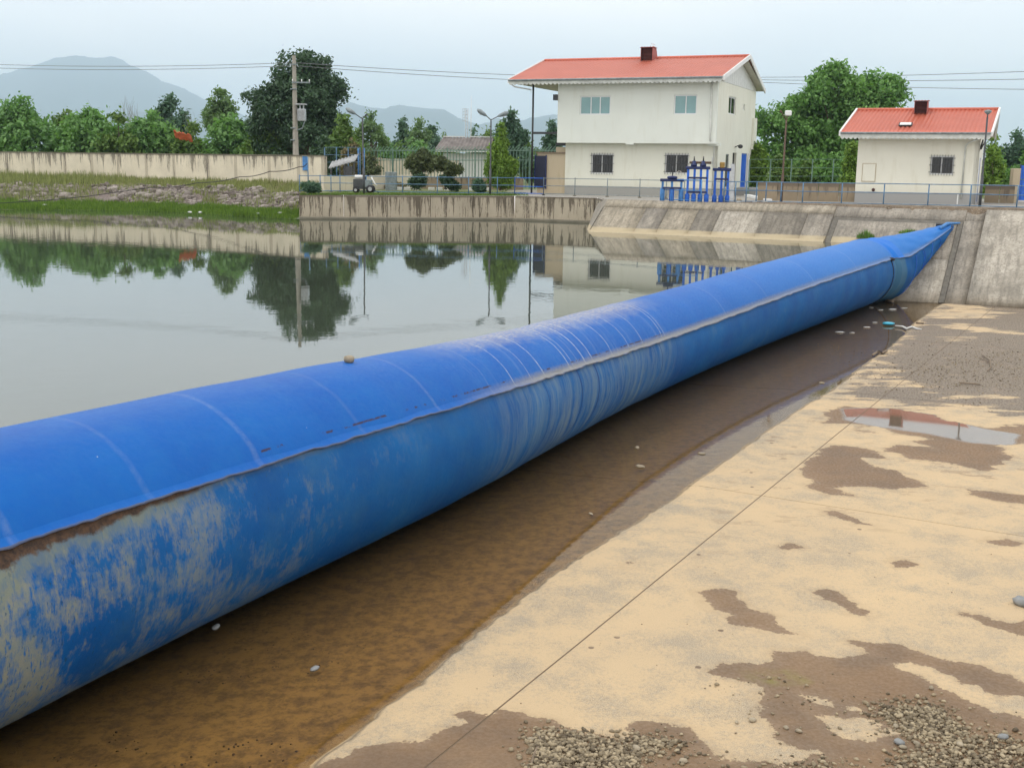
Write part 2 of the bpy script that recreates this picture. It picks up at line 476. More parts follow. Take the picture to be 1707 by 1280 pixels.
PUD = [[(1402, 681), (1450, 679), (1491, 681), (1560, 692), (1640, 714), (1700, 724), (1690, 744), (1620, 738), (1540, 722), (1460, 712), (1405, 700)]]
MUD = [(1495, 575), (1525, 545), (1600, 505), (1860, 515), (1860, 700), (1707, 690), (1600, 672), (1540, 676), (1430, 662), (1425, 650), (1440, 628), (1475, 598)]
CREAM = [[(1555, 517), (1575, 506), (1610, 508), (1640, 512), (1675, 524), (1640, 530), (1590, 532), (1535, 534)],
         [(1572, 547), (1590, 538), (1640, 545), (1697, 553), (1690, 557), (1600, 549)],
         [(1440, 622), (1475, 606), (1500, 610), (1490, 625), (1460, 640), (1436, 645)],
         [(1545, 678), (1600, 680), (1645, 690), (1600, 696)], [(1465, 634), (1500, 628), (1540, 640), (1500, 645)],
         [(1570, 565), (1610, 562), (1618, 568), (1580, 570)], [(1560, 654), (1700, 663), (1700, 669), (1580, 662)]]
wetP = [tr(q) for q in WET]; holeP = [tr(q) for q in HOLES]; pudP = [tr(q) for q in PUD]; mudP = tr(MUD); creamP = [tr(q) for q in CREAM]

def apron_fields(P):
    w = np.full(len(P), -9.0)
    for q in wetP: w = np.maximum(w, sdf(P, q))
    for q in holeP: w = np.minimum(w, -sdf(P, q))
    p = np.full(len(P), -9.0)
    for q in pudP: p = np.maximum(p, sdf(P, q))
    m = sdf(P, mudP)
    for q in creamP: m = np.minimum(m, -sdf(P, q) * 1.0)
    b = sdf(P, basin)
    return w, p, m, b

def m_apron():
    t = NT('apron_concrete'); p = t.pos()
    wet, pud, mud, bas = t.attr('wet'), t.attr('pud'), t.attr('mud'), t.attr('bas')
    nb = t.noise(p, 3.2, 9, 0.62); nf = t.noise(p, 22, 5, 0.7); ng = t.noise(p, 95, 4, 0.7); nl = t.noise(p, 0.55, 5, 0.55)
    nm_ = t.noise(t.map(p, (1, 1, 1), (7, 3, 0)), 1.3, 8, 0.68); nst = t.noise(t.map(p, (0.42, 1.25, 1), (2, 9, 0)), 1.5, 9, 0.72)
    # dry: cream laitance over grey exposed aggregate
    cream = t.mix(t.rng(nl, 0.3, 0.7), (0.585, 0.435, 0.255), (0.525, 0.395, 0.24))
    cream = t.mix(t.math('MULTIPLY', t.rng(ng, 0.5, 0.72), 0.45), cream, (0.36, 0.28, 0.18))
    agg = t.mix(t.rng(ng, 0.44, 0.56), (0.47, 0.41, 0.31), (0.17, 0.145, 0.11))
    am = t.rng(t.math('ADD', t.math('MULTIPLY', nm_, 0.6), t.math('MULTIPLY', nf, 0.4)), 0.465, 0.60)
    near_edge = t.rng(bas, -0.9, -0.05, 0.0, 0.3)
    dry = t.mix(t.math('MINIMUM', t.math('MULTIPLY', t.math('ADD', am, t.math('MULTIPLY', near_edge, t.rng(nm_, 0.42, 0.6))), 0.72), 1.0), cream, agg)
    # silty mud left by the water
    silt = t.mix(t.rng(nl, 0.3, 0.7), (0.185, 0.108, 0.050), (0.225, 0.14, 0.070))
    silt = t.mix(t.math('MULTIPLY', t.rng(nf, 0.45, 0.75), 0.35), silt, (0.13, 0.09, 0.055))
    wobble = t.math('ADD', t.math('MULTIPLY', t.math('SUBTRACT', nb, 0.5), 0.34), t.math('MULTIPLY', t.math('SUBTRACT', nf, 0.5), 0.14))
    fary = t.rng(t.sep(p)[1], 15, 27)
    wobble = t.math('ADD', wobble, t.math('MULTIPLY', t.math('SUBTRACT', nst, 0.5), t.math('MULTIPLY', fary, 1.5)))
    wm = t.rng(t.math('ADD', wet, wobble), -0.004, 0.012)
    mpat = t.math('ADD', t.math('MULTIPLY', t.math('SUBTRACT', nst, 0.455), 5.0), t.math('MULTIPLY', t.math('SUBTRACT', nf, 0.5), 0.6))
    mm = t.rng(t.math('ADD', t.math('ADD', t.math('MULTIPLY', t.math('MINIMUM', mud, 0.8), 0.9), -0.10), mpat), -0.05, 0.12)
    far_mud = t.mix(t.rng(nf, 0.40, 0.62), (0.20, 0.15, 0.10), (0.075, 0.055, 0.035))
    far_mud = t.mix(t.rng(ng, 0.5, 0.62, 0, 0.6), far_mud, (0.38, 0.33, 0.25))
    halo = t.rng(t.math('ADD', wet, wobble), -0.16, -0.005, 0.0, 0.42)
    dry = t.mix(t.math('MULTIPLY', halo, t.rng(nb, 0.35, 0.6)), dry, (0.33, 0.24, 0.145))
    c = t.mix(mm, dry, far_mud)
    silt = t.mix(t.rng(t.math('ADD', wet, wobble), 0.0, 0.16, 0.35, 0.0), silt, (0.30, 0.22, 0.145))
    silt = t.mix(t.rng(nm_, 0.42, 0.62, 0.0, 0.5), silt, (0.115, 0.078, 0.048))
    nsb = t.noise(t.map(p, (0.5, 1.1, 1), (12, 5, 0)), 2.6, 9, 0.74)
    mid = t.math('MULTIPLY', t.rng(t.sep(p)[1], 13, 22), t.rng(nl, 0.42, 0.55))
    sm = t.math('MULTIPLY', t.rng(nsb, 0.565, 0.585), mid)
    sm = t.math('MULTIPLY', sm, t.rng(bas, -0.25, -0.15, 1.0, 0.0))
    c = t.mix(t.math('MULTIPLY', sm, 0.85), c, (0.24, 0.175, 0.115))
    c = t.mix(wm, c, silt)
    spk = t.rng(t.noise(p, 160, 2, 0.5), 0.60, 0.66, 0.0, 0.5)
    c = t.mix(t.math('MULTIPLY', spk, t.rng(t.sep(p)[1], 12, 26, 1, 0)), c, (0.20, 0.15, 0.09))
    # small blots
    bl = t.voro(t.map(p, (1, 1, 0.0), (2.2, 5.1, 0)), 1.6)
    blm = t.rng(t.math('ADD', bl, t.math('MULTIPLY', nb, 0.05)), 0.075, 0.085, 1, 0)
    c = t.mix(t.math('MULTIPLY', blm, t.rng(nl, 0.5, 0.54)), c, (0.17, 0.12, 0.08))
    # algae spot
    al = t.math('MULTIPLY', wm, t.rng(t.attr('alg'), 0.0, 0.25))
    c = t.mix(t.math('MULTIPLY', al, t.rng(nb, 0.4, 0.6)), c, (0.20, 0.19, 0.03))
    # stream bed under the puddle
    bedn = t.noise(t.map(p, (1, 1, 1), (1, 2, 3)), 5.5, 9, 0.7)
    bed = t.mix(t.rng(bedn, 0.42, 0.60), (0.40, 0.255, 0.090), (0.24, 0.15, 0.055))
    bed = t.mix(t.rng(t.math('ADD', t.math('MULTIPLY', nf, 0.55), t.math('MULTIPLY', bedn, 0.45)), 0.49, 0.60, 0, 0.5), bed, (0.05, 0.035, 0.02))
    ftone = t.rng(t.sep(p)[1], 11, 24)
    bed = t.mix(t.math('MULTIPLY', ftone, 0.75), bed, (0.16, 0.13, 0.085))
    bm = t.rng(bas, 0.0, 0.06)
    rim = t.rng(t.math('ABSOLUTE', t.math('ADD', bas, t.math('MULTIPLY', t.math('SUBTRACT', nb, 0.5), 0.05))), 0.0, 0.035, 0.75, 0.0)
    c = t.mix(bm, c, bed)
    c = t.mix(rim, c, (0.10, 0.075, 0.045))
    pm = t.math('MULTIPLY', wm, t.rng(t.math('ADD', pud, t.math('MULTIPLY', wobble, 0.3)), -0.05, 0.05))
    rough = t.mix(wm, (0.9, 0.9, 0.9), t.mix(t.rng(nf, 0.4, 0.6), (0.5, 0.5, 0.5), (0.8, 0.8, 0.8)))
    rough = t.mix(mm, rough, t.mix(t.rng(nf, 0.45, 0.6), (0.45, 0.45, 0.45), (0.85, 0.85, 0.85)))
    rough = t.mix(pm, rough, (0.03, 0.03, 0.03))
    c = t.mix(t.math('MULTIPLY', pm, 0.6), c, (0.13, 0.12, 0.10))
    h = t.math('ADD', t.math('MULTIPLY', ng, 0.5), t.math('MULTIPLY', nf, 0.7))
    damp = t.rng(t.math('MAXIMUM', wm, pm), 0, 1, 1.0, 0.25)
    damp = t.math('MULTIPLY', damp, t.rng(pm, 0, 1, 1.0, 0.0))
    nmn = t.bump(t.math('MULTIPLY', h, damp), 0.55, 0.018)
    return t.done(c, rough, nmn)
M['apron'] = m_apron()

apron = root('apron', (0, 0, 0), kind='structure')
VJ = [-6.0, 17.35, 26.9, 36.4, 49.4]
UJ = [-12.6, -5.02, 0.6, 6.2, 11.8]
alg_c = tr([(1240, 1118), (1315, 1118), (1345, 1135), (1290, 1140), (1255, 1130)])
gid = 0
for i in range(len(UJ) - 1):
    for j in range(len(VJ) - 1):
        g = 0.010
        u0, u1, v0, v1 = UJ[i] + g, UJ[i + 1] - g, VJ[j] + g, VJ[j + 1] - g
        du = 0.07 if j < 1 else (0.10 if j < 2 else 0.14)
        if i > 1: du *= 2
        dv = du * (1.0 if j < 1 else 1.5)
        nu, nv = max(3, int((u1 - u0) / du)), max(3, int((v1 - v0) / dv))
        us, vs = np.linspace(u0, u1, nu), np.linspace(v0, v1, nv)
        gu, gv = np.meshgrid(us, vs)
        P = gu.ravel()[:, None] * UU[:2] + gv.ravel()[:, None] * VV[:2]
        w, p_, m_, b_ = apron_fields(P)
        # ragged water line: worn concrete edge
        wob = np.array([noise.noise((x * 1.7, y * 1.7, 0.0)) * 0.035 + noise.noise((x * 6.0, y * 6.0, 3.0)) * 0.045 for x, y in P])
        b2 = b_ + wob
        z = Z_AP - np.clip((b2 + 0.10) * 0.30, 0, 0.03) - np.clip(b2, 0, 3.5) * 0.06
        z += 0.004 * np.array([noise.noise((x * 0.8, y * 0.8, 5.0)) for x, y in P]) * (p_ < 0.2)
        al = sdf(P, alg_c) + 0.1
        # drop joint edges a little so each slab shows an edge
        V = np.column_stack([P, z])
        F = grid_faces(nv, nu)
        # skirts
        n0 = len(V)
        bi = np.concatenate([np.arange(nu), np.arange(1, nv) * nu + nu - 1, (nv - 1) * nu + np.arange(nu - 2, -1, -1), np.arange(nv - 2, 0, -1) * nu])
        SK = V[bi].copy(); SK[:, 2] -= 0.12; m_b = len(bi)
        V = np.vstack([V, V[bi], SK])
        k = np.arange(m_b); k2 = (k + 1) % m_b
        F = np.vstack([F, np.stack([n0 + k2, n0 + k, n0 + m_b + k, n0 + m_b + k2], -1)])
        ext = lambda a: np.concatenate([a, a[bi], a[bi]])
        npmesh('slab', V, F, M['apron'], apron, True, {'wet': ('POINT', ext(w)), 'pud': ('POINT', ext(p_)), 'mud': ('POINT', ext(m_)), 'bas': ('POINT', ext(b2)), 'alg': ('POINT', ext(al))})
M['subbase'] = m_concrete('joint_silt', (0.17, 0.12, 0.075), (0.11, 0.08, 0.05), 0.5, 3)
mb = MB()
c4 = [uv(-13, -6, Z_AP - 0.35), uv(40, -6, Z_AP - 0.35), uv(40, 50.5, Z_AP - 0.35), uv(-13, 50.5, Z_AP - 0.35)]
mb.add(c4, [(0, 1, 2, 3)])
tag(mb.build('apron_subbase', M['subbase']), kind='structure')
# silt filling the joints
mb = MB()
for vj in (0,):
    mb.add([uv(UJ[1] - .03, -6, Z_AP - .004), uv(UJ[1] + .03, -6, Z_AP - .004), uv(UJ[1] + .03, 9.0, Z_AP - .004), uv(UJ[1] - .03, 9.0, Z_AP - .004)], [(0, 1, 2, 3)])
for uj in UJ[1:4]:
    a, b = uv(uj - 0.03, -6, Z_AP - 0.003), uv(uj + 0.03, -6, Z_AP - 0.003)
    c_, d_ = uv(uj + 0.03, 49, Z_AP - 0.003), uv(uj - 0.03, 49, Z_AP - 0.003)
    mb.add([a, b, c_, d_], [(0, 1, 2, 3)])
for vj in VJ[1:4]:
    mb.add([uv(-6.0, vj - 0.03, Z_AP - 0.022), uv(11.8, vj - 0.03, Z_AP - 0.022), uv(11.8, vj + 0.03, Z_AP - 0.022), uv(-6.0, vj + 0.03, Z_AP - 0.022)], [(0, 1, 2, 3)])
tag(mb.build('joint_silt', M['subbase']), kind='structure')

# ---- puddle under the dam
def m_bedwater():
    t = NT('shallow_brown_water')
    t.t.nodes.remove(t.b)
    p = t.pos()
    nrm = t.bump(t.noise(t.map(p, (1, 1, 1)), 5.0, 3, 0.5), 0.05, 0.02)
    fr = t.n('ShaderNodeFresnel'); fr.inputs['IOR'].default_value = 1.24; t.l(nrm, fr.inputs['Normal'])
    gl = t.n('ShaderNodeBsdfGlossy'); gl.inputs['Roughness'].default_value = 0.03; t.l(nrm, gl.inputs['Normal'])
    tp = t.n('ShaderNodeBsdfTransparent'); tp.inputs[0].default_value = (0.86, 0.78, 0.62, 1)
    df = t.n('ShaderNodeBsdfDiffuse'); df.inputs[0].default_value = (0.20, 0.135, 0.06, 1)
    m1 = t.n('ShaderNodeMixShader'); m1.inputs[0].default_value = 0.12
    t.l(tp.outputs[0], m1.inputs[1]); t.l(df.outputs[0], m1.inputs[2])
    m2 = t.n('ShaderNodeMixShader'); t.l(fr.outputs[0], m2.inputs[0]); t.l(m1.outputs[0], m2.inputs[1]); t.l(gl.outputs[0], m2.inputs[2])
    t.l(m2.outputs[0], t.out.inputs[0])
    return t.m
mb = MB()
pl = [uv(-12.5, -5.5, Z_BW), uv(-5.45, -5.5, Z_BW), uv(-5.45, 20, Z_BW), uv(-5.6, 49, Z_BW), uv(-12.5, 49, Z_BW)]
mb.add(pl, [(0, 1, 2, 3, 4)])
tag(mb.build('downstream_water', m_bedwater()), kind='structure')

# ---- the reservoir
def m_reservoir():
    t = NT('reservoir_water'); p = t.pos()
    a = t.noise(t.map(p, (1.0, 1.0, 1)), 2.2, 3, 0.5)
    b = t.noise(t.map(p, (1, 1, 1), (3, 1, 0)), 0.35, 2, 0.5)
    calm = t.rng(t.noise(p, 0.06, 3), 0.42, 0.6, 0.25, 1.0)
    nrm = t.bump(t.math('ADD', t.math('MULTIPLY', a, calm), t.math('MULTIPLY', b, 0.5)), 0.065, 0.035)
    return t.done(t.mix(t.noise(p, 0.05, 3), (0.042, 0.056, 0.038), (0.054, 0.066, 0.046)), 0.02, nrm, IOR=1.62)
mb = MB()
inner = [uv(-9.3, -14, 0), uv(-9.3, 5, 0), uv(-9.5, 14, 0), uv(-9.9, 20, 0), uv(-10.1, 25, 0), uv(-10.15, 32, 0), uv(-9.9, 40, 0), uv(-9.75, 46, 0), uv(-9.3, 48.5, 0), uv(-8.6, 50.2, 0)]
outer = [sn(-6, 51.6, 0), sn(-20, 51.8, 0), np.array([5.5, 58, 0]), np.array([5.2, 65, 0]), np.array([0, 67.0, 0]), np.array([-12, 65, 0]), np.array([-14, 76, 0]), np.array([-90, 84, 0]), np.array([-110, 60, 0]), np.array([-90, -20, 0])]
mb.add(inner + outer, [tuple(range(len(inner) + len(outer)))[::-1]])
ob = mb.build('reservoir_water', m_reservoir()); tag(ob, kind='structure')

# ---- far bank slope of the works yard (concrete panels)
def m_slope(name, light, dark, rough_scale=1.0):
    t = NT(name); p = t.pos(); x = t.sep(p)
    s_ = t.math('ADD', t.math('MULTIPLY', x[0], SV[0]), t.math('MULTIPLY', x[1], SV[1]))
    n_ = t.math('ADD', t.math('MULTIPLY', x[0], NV[0]), t.math('MULTIPLY', x[1], NV[1]))
    v = t.comb(s_, t.math('MULTIPLY', n_, 0.16), 0)
    st = t.noise(v, 5.5, 6, 0.7); n1 = t.noise(p, 1.1, 8, 0.66); n2 = t.noise(p, 9, 5, 0.7); n3 = t.noise(p, 30, 3, 0.6)
    c = t.mix(t.rng(n1, 0.36, 0.64), light, dark)
    c = t.mix(t.math('MULTIPLY', t.rng(st, 0.46, 0.62), 0.62), c, tuple(q * 0.45 for q in dark))
    c = t.mix(t.math('MULTIPLY', t.rng(n2, 0.48, 0.66), 0.7), c, tuple(q * 0.5 for q in dark))
    c = t.mix(t.math('MULTIPLY', t.rng(n3, 0.5, 0.7), 0.3), c, tuple(min(1, q * 1.2) for q in light))
    big = t.noise(t.map(p, (1, 1, 1), (4, 4, 4)), 0.55, 7, 0.7)
    c = t.mix(t.rng(big, 0.50, 0.66, 0, 0.6), c, tuple(q * 0.55 for q in dark))
    low = t.rng(t.math('ADD', x[2], t.math('MULTIPLY', n2, 0.5)), -1.9, -1.3, 0.55, 0.0)
    c = t.mix(low, c, (0.26, 0.21, 0.14))
    # pale sandy band just above the water line
    band = t.rng(t.math('ADD', x[2], t.math('MULTIPLY', n2, 0.06)), 0.24, 0.30, 1.0, 0.0)
    band = t.math('MULTIPLY', band, t.rng(s_, -9.5, -9.2, 1.0, 0.0))
    band = t.math('MULTIPLY', band, t.rng(x[2], -0.01, 0.02))
    c = t.mix(t.math('MULTIPLY', band, 0.85), c, (0.47, 0.39, 0.25))
    return t.done(c, 0.93, t.bump(n2, 0.6, 0.04, t.bump(st, 0.5, 0.03)))
M['sl_light'] = m_slope('pale_shotcrete', (0.42, 0.37, 0.29), (0.30, 0.265, 0.20))
M['sl_mid'] = m_slope('grey_shotcrete', (0.36, 0.325, 0.27), (0.26, 0.235, 0.195))
M['sl_dark'] = m_slope('dark_shotcrete', (0.26, 0.235, 0.19), (0.19, 0.17, 0.14))
M['sl_white'] = m_slope('whitish_concrete', (0.48, 0.44, 0.37), (0.33, 0.30, 0.245))
slope = root('bank_slope', sn(-12, 51), kind='structure')
def slope_panel(s0, s1, n0, n1, off, mat, name='panel', rng=None):
    ns, nn = max(2, int((s1 - s0) / 0.5)), max(2, int((n1 - n0) / 0.4))
    V = []
    for a in np.linspace(s0, s1, ns):
        for b in np.linspace(n0, n1, nn):
            e = 0.0 if (a in (s0, s1) or b in (n0, n1)) else 1.0
            h = off + 0.035 * noise.noise((a * 0.9, b * 0.9, 2.0)) * e
            V.append(sn(a, b, None, h))
    V = np.array(V); n_top = len(V)
    F = grid_faces(ns, nn)
    bi = np.concatenate([np.arange(nn), np.arange(1, ns) * nn + nn - 1, (ns - 1) * nn + np.arange(nn - 2, -1, -1), np.arange(ns - 2, 0, -1) * nn])
    SK = V[bi] + (NV - np.array([0, 0, KS])) * ((off + 0.3) / math.sqrt(1 + KS * KS))
    V = np.vstack([V, SK]); k = np.arange(len(bi)); k2 = (k + 1) % len(bi)
    F = np.vstack([F[:, ::-1], np.stack([bi[k], bi[k2], n_top + k2, n_top + k], -1)])
    V = V - np.array(slope.location)
    return npmesh(name, V, F, mat, slope, True)
SB = [-21.95, -19.7, -18.6, -17.05, -15.95, -13.9, -11.9, -10.75]
MT = ['sl_light', 'sl_mid', 'sl_light', 'sl_dark', 'sl_white', 'sl_dark', 'sl_mid']
for i in range(7):
    slope_panel(SB[i] + 0.012, SB[i + 1] - 0.012, 50.3, 52.78, 0.0 + 0.02 * (i % 2), M[MT[i]])
# crest strip over the upstream panels, then the plain slope with the dam's sealing frame
slope_panel(-21.95, -10.76, 52.80, 53.30, 0.035, M['sl_light'], 'crest_strip')
slope_panel(-10.46, -5.47, 50.3, 52.42, 0.0, M['sl_mid'])
slope_panel(-10.46, -5.47, 47.9, 50.28, 0.0, M['sl_white'])
slope_panel(-10.74, -5.20, 52.66, 53.30, 0.0, M['sl_mid'])
slope_panel(-5.22, -4.42, 47.9, 52.64, -0.01, M['sl_mid'])
slope_panel(-5.18, -4.42, 52.66, 53.3, -0.01, M['sl_mid'])
slope_panel(-4.40, -0.6, 47.9, 53.18, 0.16, M['sl_white'])
slope_panel(-0.55, 3.4, 47.9, 53.18, 0.14, M['sl_light'])
slope_panel(3.45, 14, 47.9, 53.18, 0.14, M['sl_white'])
M['seal'] = simple('sealing_strip_groove', (0.13, 0.12, 0.10), 0.85, 0.3, 6)
seal = MB()
def strip(mbx, s0, s1, n0, n1, off):
    A = [sn(s0, n0, None, -0.2), sn(s1, n0, None, -0.2), sn(s1, n1, None, -0.2), sn(s0, n1, None, -0.2), sn(s0, n0, None, off), sn(s1, n0, None, off), sn(s1, n1, None, off), sn(s0, n1, None, off)]
    mbx.hexa(A)
strip(seal, -10.72, -10.48, 50.3, 52.44, -0.03)
strip(seal, -10.72, -5.24, 52.44, 52.64, -0.028)
strip(seal, -5.45, -5.24, 47.95, 52.44, -0.03)
seal.build('sealing_groove', M['seal'], slope, world=True)
# backing and end return
back = MB()
back.add([sn(-21.9, 47.5, None, -0.14), sn(14, 47.5, None, -0.14), sn(14, 53.25, None, -0.14), sn(-21.9, 53.25, None, -0.14)], [(0, 1, 2, 3)])
E0 = sn(-21.97, 50.2); E1 = sn(-21.97, 53.3)
back.add([E0, E1, np.array([4.75, 64.6, 1.4]), np.array([4.75, 64.6, -0.8])], [(0, 1, 2, 3)])
back.build('backing', M['sl_mid'], slope, world=True)
# narrow toe beam at the water line
kb = MB(); strip(kb, -21.95, -10.76, 50.78, 51.10, 0.045)
kb.build('toe_beam', M['sl_light'], slope, world=True)

# dirt washed over the crest, in front of the long railing
M['dirt'] = None
def m_dirt():
    t = NT('washed_dirt'); p = t.pos(); n1 = t.noise(p, 2.2, 6, .7); n2 = t.noise(p, 14, 5, .7)
    c = t.mix(t.rng(n1, .4, .6), (0.19, 0.14, 0.09), (0.10, 0.075, 0.05)); c = t.mix(t.rng(n2, .55, .65), c, (0.36, 0.31, 0.24))
    return t.done(c, .95, t.bump(n2, .8, .05))
V = []; ss = np.linspace(-17.5, 14, 240)
for s_ in ss:
    w0 = 53.12 - .18 * (0.5 + noise.noise((s_ * .7, 0, 0))) - .10 * noise.noise((s_ * 3, 0, 2)); k = min(1, (s_ + 17.5) / 3)
    for f in np.linspace(0, 1, 9):
        n_ = w0 + (56.2 - w0) * f; P = sn(s_, n_, None); zt = min(P[2], zd(P[0]))
        h = (.02 + .07 * math.sin(PI * min(1, f * 1.3)) + .05 * noise.noise((s_ * 1.5, n_ * 1.5, 0))) * k * (f > 0) * (f < 1)
        V.append((P[0], P[1], zt + (h if f > 0 else -.03) + (0.035 if f > 0 else 0)))
tag(npmesh('washed_dirt', V, grid_faces(len(ss), 9)[:, ::-1], m_dirt(), None, True), kind='structure')

# ---- yard deck (one sheet up to the houses) and plain
def m_ground():
    t = NT('yard_ground'); p = t.pos(); x = t.sep(p)
    n1 = t.noise(p, 0.35, 7, 0.62); n2 = t.noise(p, 3.5, 6, 0.65); n3 = t.noise(p, 18, 4, 0.65)
    n_ = t.math('ADD', t.math('MULTIPLY', x[0], NV[0]), t.math('MULTIPLY', x[1], NV[1]))
    grey = t.mix(t.rng(n2, 0.4, 0.65), (0.34, 0.325, 0.29), (0.25, 0.235, 0.205))
    dirt = t.mix(t.rng(n3, 0.4, 0.62), (0.20, 0.155, 0.105), (0.10, 0.08, 0.055))
    grass = t.mix(t.rng(n2, 0.35, 0.65), (0.085, 0.13, 0.035), (0.15, 0.16, 0.06))
    left = t.rng(t.math('ADD', x[0], t.math('MULTIPLY', n1, 1.5)), 0.0, 1.2, 1.0, 0.0)
    nearc = t.rng(t.math('ADD', n_, t.math('MULTIPLY', t.math('SUBTRACT', n2, 0.5), 1.6)), 55.9, 56.5, 1.0, 0.0)
    rightp = t.rng(x[0], 7.0, 9.0)
    c = t.mix(t.math('MULTIPLY', nearc, rightp), grey, dirt)
    c = t.mix(left, c, grass)
    c = t.mix(t.rng(t.math('ADD', n_, t.math('MULTIPLY', n1, 6)), 76, 78), c, grass)
    return t.done(c, 0.95, t.bump(n3, 0.5, 0.04))
M['ground'] = m_ground()
WA, WB, WC = np.array([-11.92, 63.86, 0]), np.array([0.0, 66.2, 0]), np.array([4.45, 64.1, 0])
mb = MB()
cl = [sn(s, 53.27) for s in (-21.95, -17, -12, -7, -2, 3, 8, 14)]
fr_ = [WA + [0.05, .1, 0], WB + [0, .1, 0], WC + [0.1, .1, 0]]
pts = [np.array([p[0], p[1], zd(p[0])]) for p in fr_] + [np.array([p[0], p[1], zd(p[0]) - 0.012]) for p in cl]
mid = [np.array([x, 68.0 + 0 * x, zd(x)]) for x in (-12.0, -6, 0, 4.7)]
bk = [(46, 40), (60, 60), (60, 84), (-12.4, 84)]
pts += [np.array([x, y, zd(x)]) for x, y in bk]
mb.add(pts, [tuple(range(len(pts)))])
ob = mb.build('yard_ground', M['ground']); tag(ob, kind='structure')

def m_field():
    t = NT('field_ground'); p = t.pos()
    n1 = t.noise(p, 0.02, 5, 0.6); n2 = t.noise(p, 0.8, 6, 0.65)
    c = t.mix(t.rng(n1, 0.4, 0.6), (0.09, 0.14, 0.04), (0.15, 0.15, 0.07))
    c = t.mix(t.math('MULTIPLY', t.rng(n2, 0.4, 0.7), 0.5), c, (0.06, 0.085, 0.03))
    return t.done(c, 1.0)
mb = MB()
rings = [83.5, 140, 300, 800, 2500, 9000, 14000]
V = []; F = []
for y in rings:
    w = 90 + y * 1.1
    V += [(-w, y, 1.05), (w, y, 1.05)]
for i in range(len(rings) - 1): F.append((2 * i, 2 * i + 1, 2 * i + 3, 2 * i + 2))
mb.add(V, F); tag(mb.build('field_ground', m_field()), kind='structure')

# ---- left bank: shelf, rubble slope, wall foot
def shore(X):                   # y of the water line on the left bank
    return float(np.interp(X, [-95, -60, -45, -38, -31, -26, -22.4, -19.5, -16.5, -14.5, -12.1], [71, 71.5, 70.6, 70.9, 69.6, 70.4, 70.4, 69.0, 66.4, 65.0, 63.3]))
def wallY(X): return float(np.interp(X, [-95, -45.5, -31.5, -13.2], [112, 97.0, 91.0, 79.5]))
def bank_z(X, Y):
    s0, w0 = shore(X), wallY(X)
    q = (Y - s0) / (w0 - s0)
    zz = float(np.interp(q, [-0.25, 0, 0.05, 0.22, 0.30, 0.52, 1.0], [-0.6, 0.0, 0.05, 0.22, 0.35, 1.25 if X < -16 else 1.15, 1.62]))
    nn = noise.noise((X * 0.5, Y * 0.5, 0)) * 0.12 + noise.noise((X * 1.9, Y * 1.9, 4.0)) * 0.10
    amp = float(np.interp(q, [0, 0.05, 0.22, 0.32, 0.52, 0.6, 1], [0.25, 0.3, 0.4, 1.6, 1.9, 0.6, 0.3]))
    return zz + nn * amp
def m_bank():
    t = NT('bank_soil'); p = t.pos(); a = t.attr('q')
    n1 = t.noise(p, 0.5, 7, 0.65); n2 = t.noise(p, 4, 6, 0.7); n3 = t.noise(p, 16, 4, 0.7)
    q = t.math('ADD', a, t.math('MULTIPLY', t.math('SUBTRACT', n1, 0.5), 0.16))
    gr = t.mix(t.rng(n2, 0.35, 0.65), (0.075, 0.15, 0.02), (0.13, 0.20, 0.035))
    stone = t.mix(t.rng(n3, 0.38, 0.62), (0.36, 0.30, 0.27), (0.13, 0.10, 0.085))
    dry = t.mix(t.rng(n2, 0.35, 0.65), (0.17, 0.17, 0.07), (0.30, 0.25, 0.14))
    c = t.mix(t.rng(q, 0.24, 0.28), gr, stone)
    c = t.mix(t.rng(q, 0.50, 0.58), c, dry)
    lf = t.rng(t.math('ADD', t.sep(p)[0], t.math('MULTIPLY', n1, 6)), -31, -26, 1, 0)
    c = t.mix(t.math('MULTIPLY', lf, t.rng(n2, 0.3, 0.5)), c, (0.15, 0.175, 0.06))
    return t.done(c, 0.95, t.bump(n3, 0.8, 0.08, t.bump(n2, 0.7, 0.15)))
M['bank'] = m_bank()
nx, nyq = 300, 110
xs = np.concatenate([np.linspace(-95, -50, 40), np.linspace(-49.8, -12.05, nx - 40)])
V = []; Q = []
for X in xs:
    for q in np.linspace(-0.25, 1.06, nyq):
        s0, w0 = shore(X), wallY(X); Y = s0 + q * (w0 - s0)
        V.append((X, Y, bank_z(X, Y))); Q.append(q)
ob = npmesh('bank_ground', V, grid_faces(len(xs), nyq)[:, ::-1], M['bank'], None, True, {'q': ('POINT', Q)})
tag(ob, kind='structure')

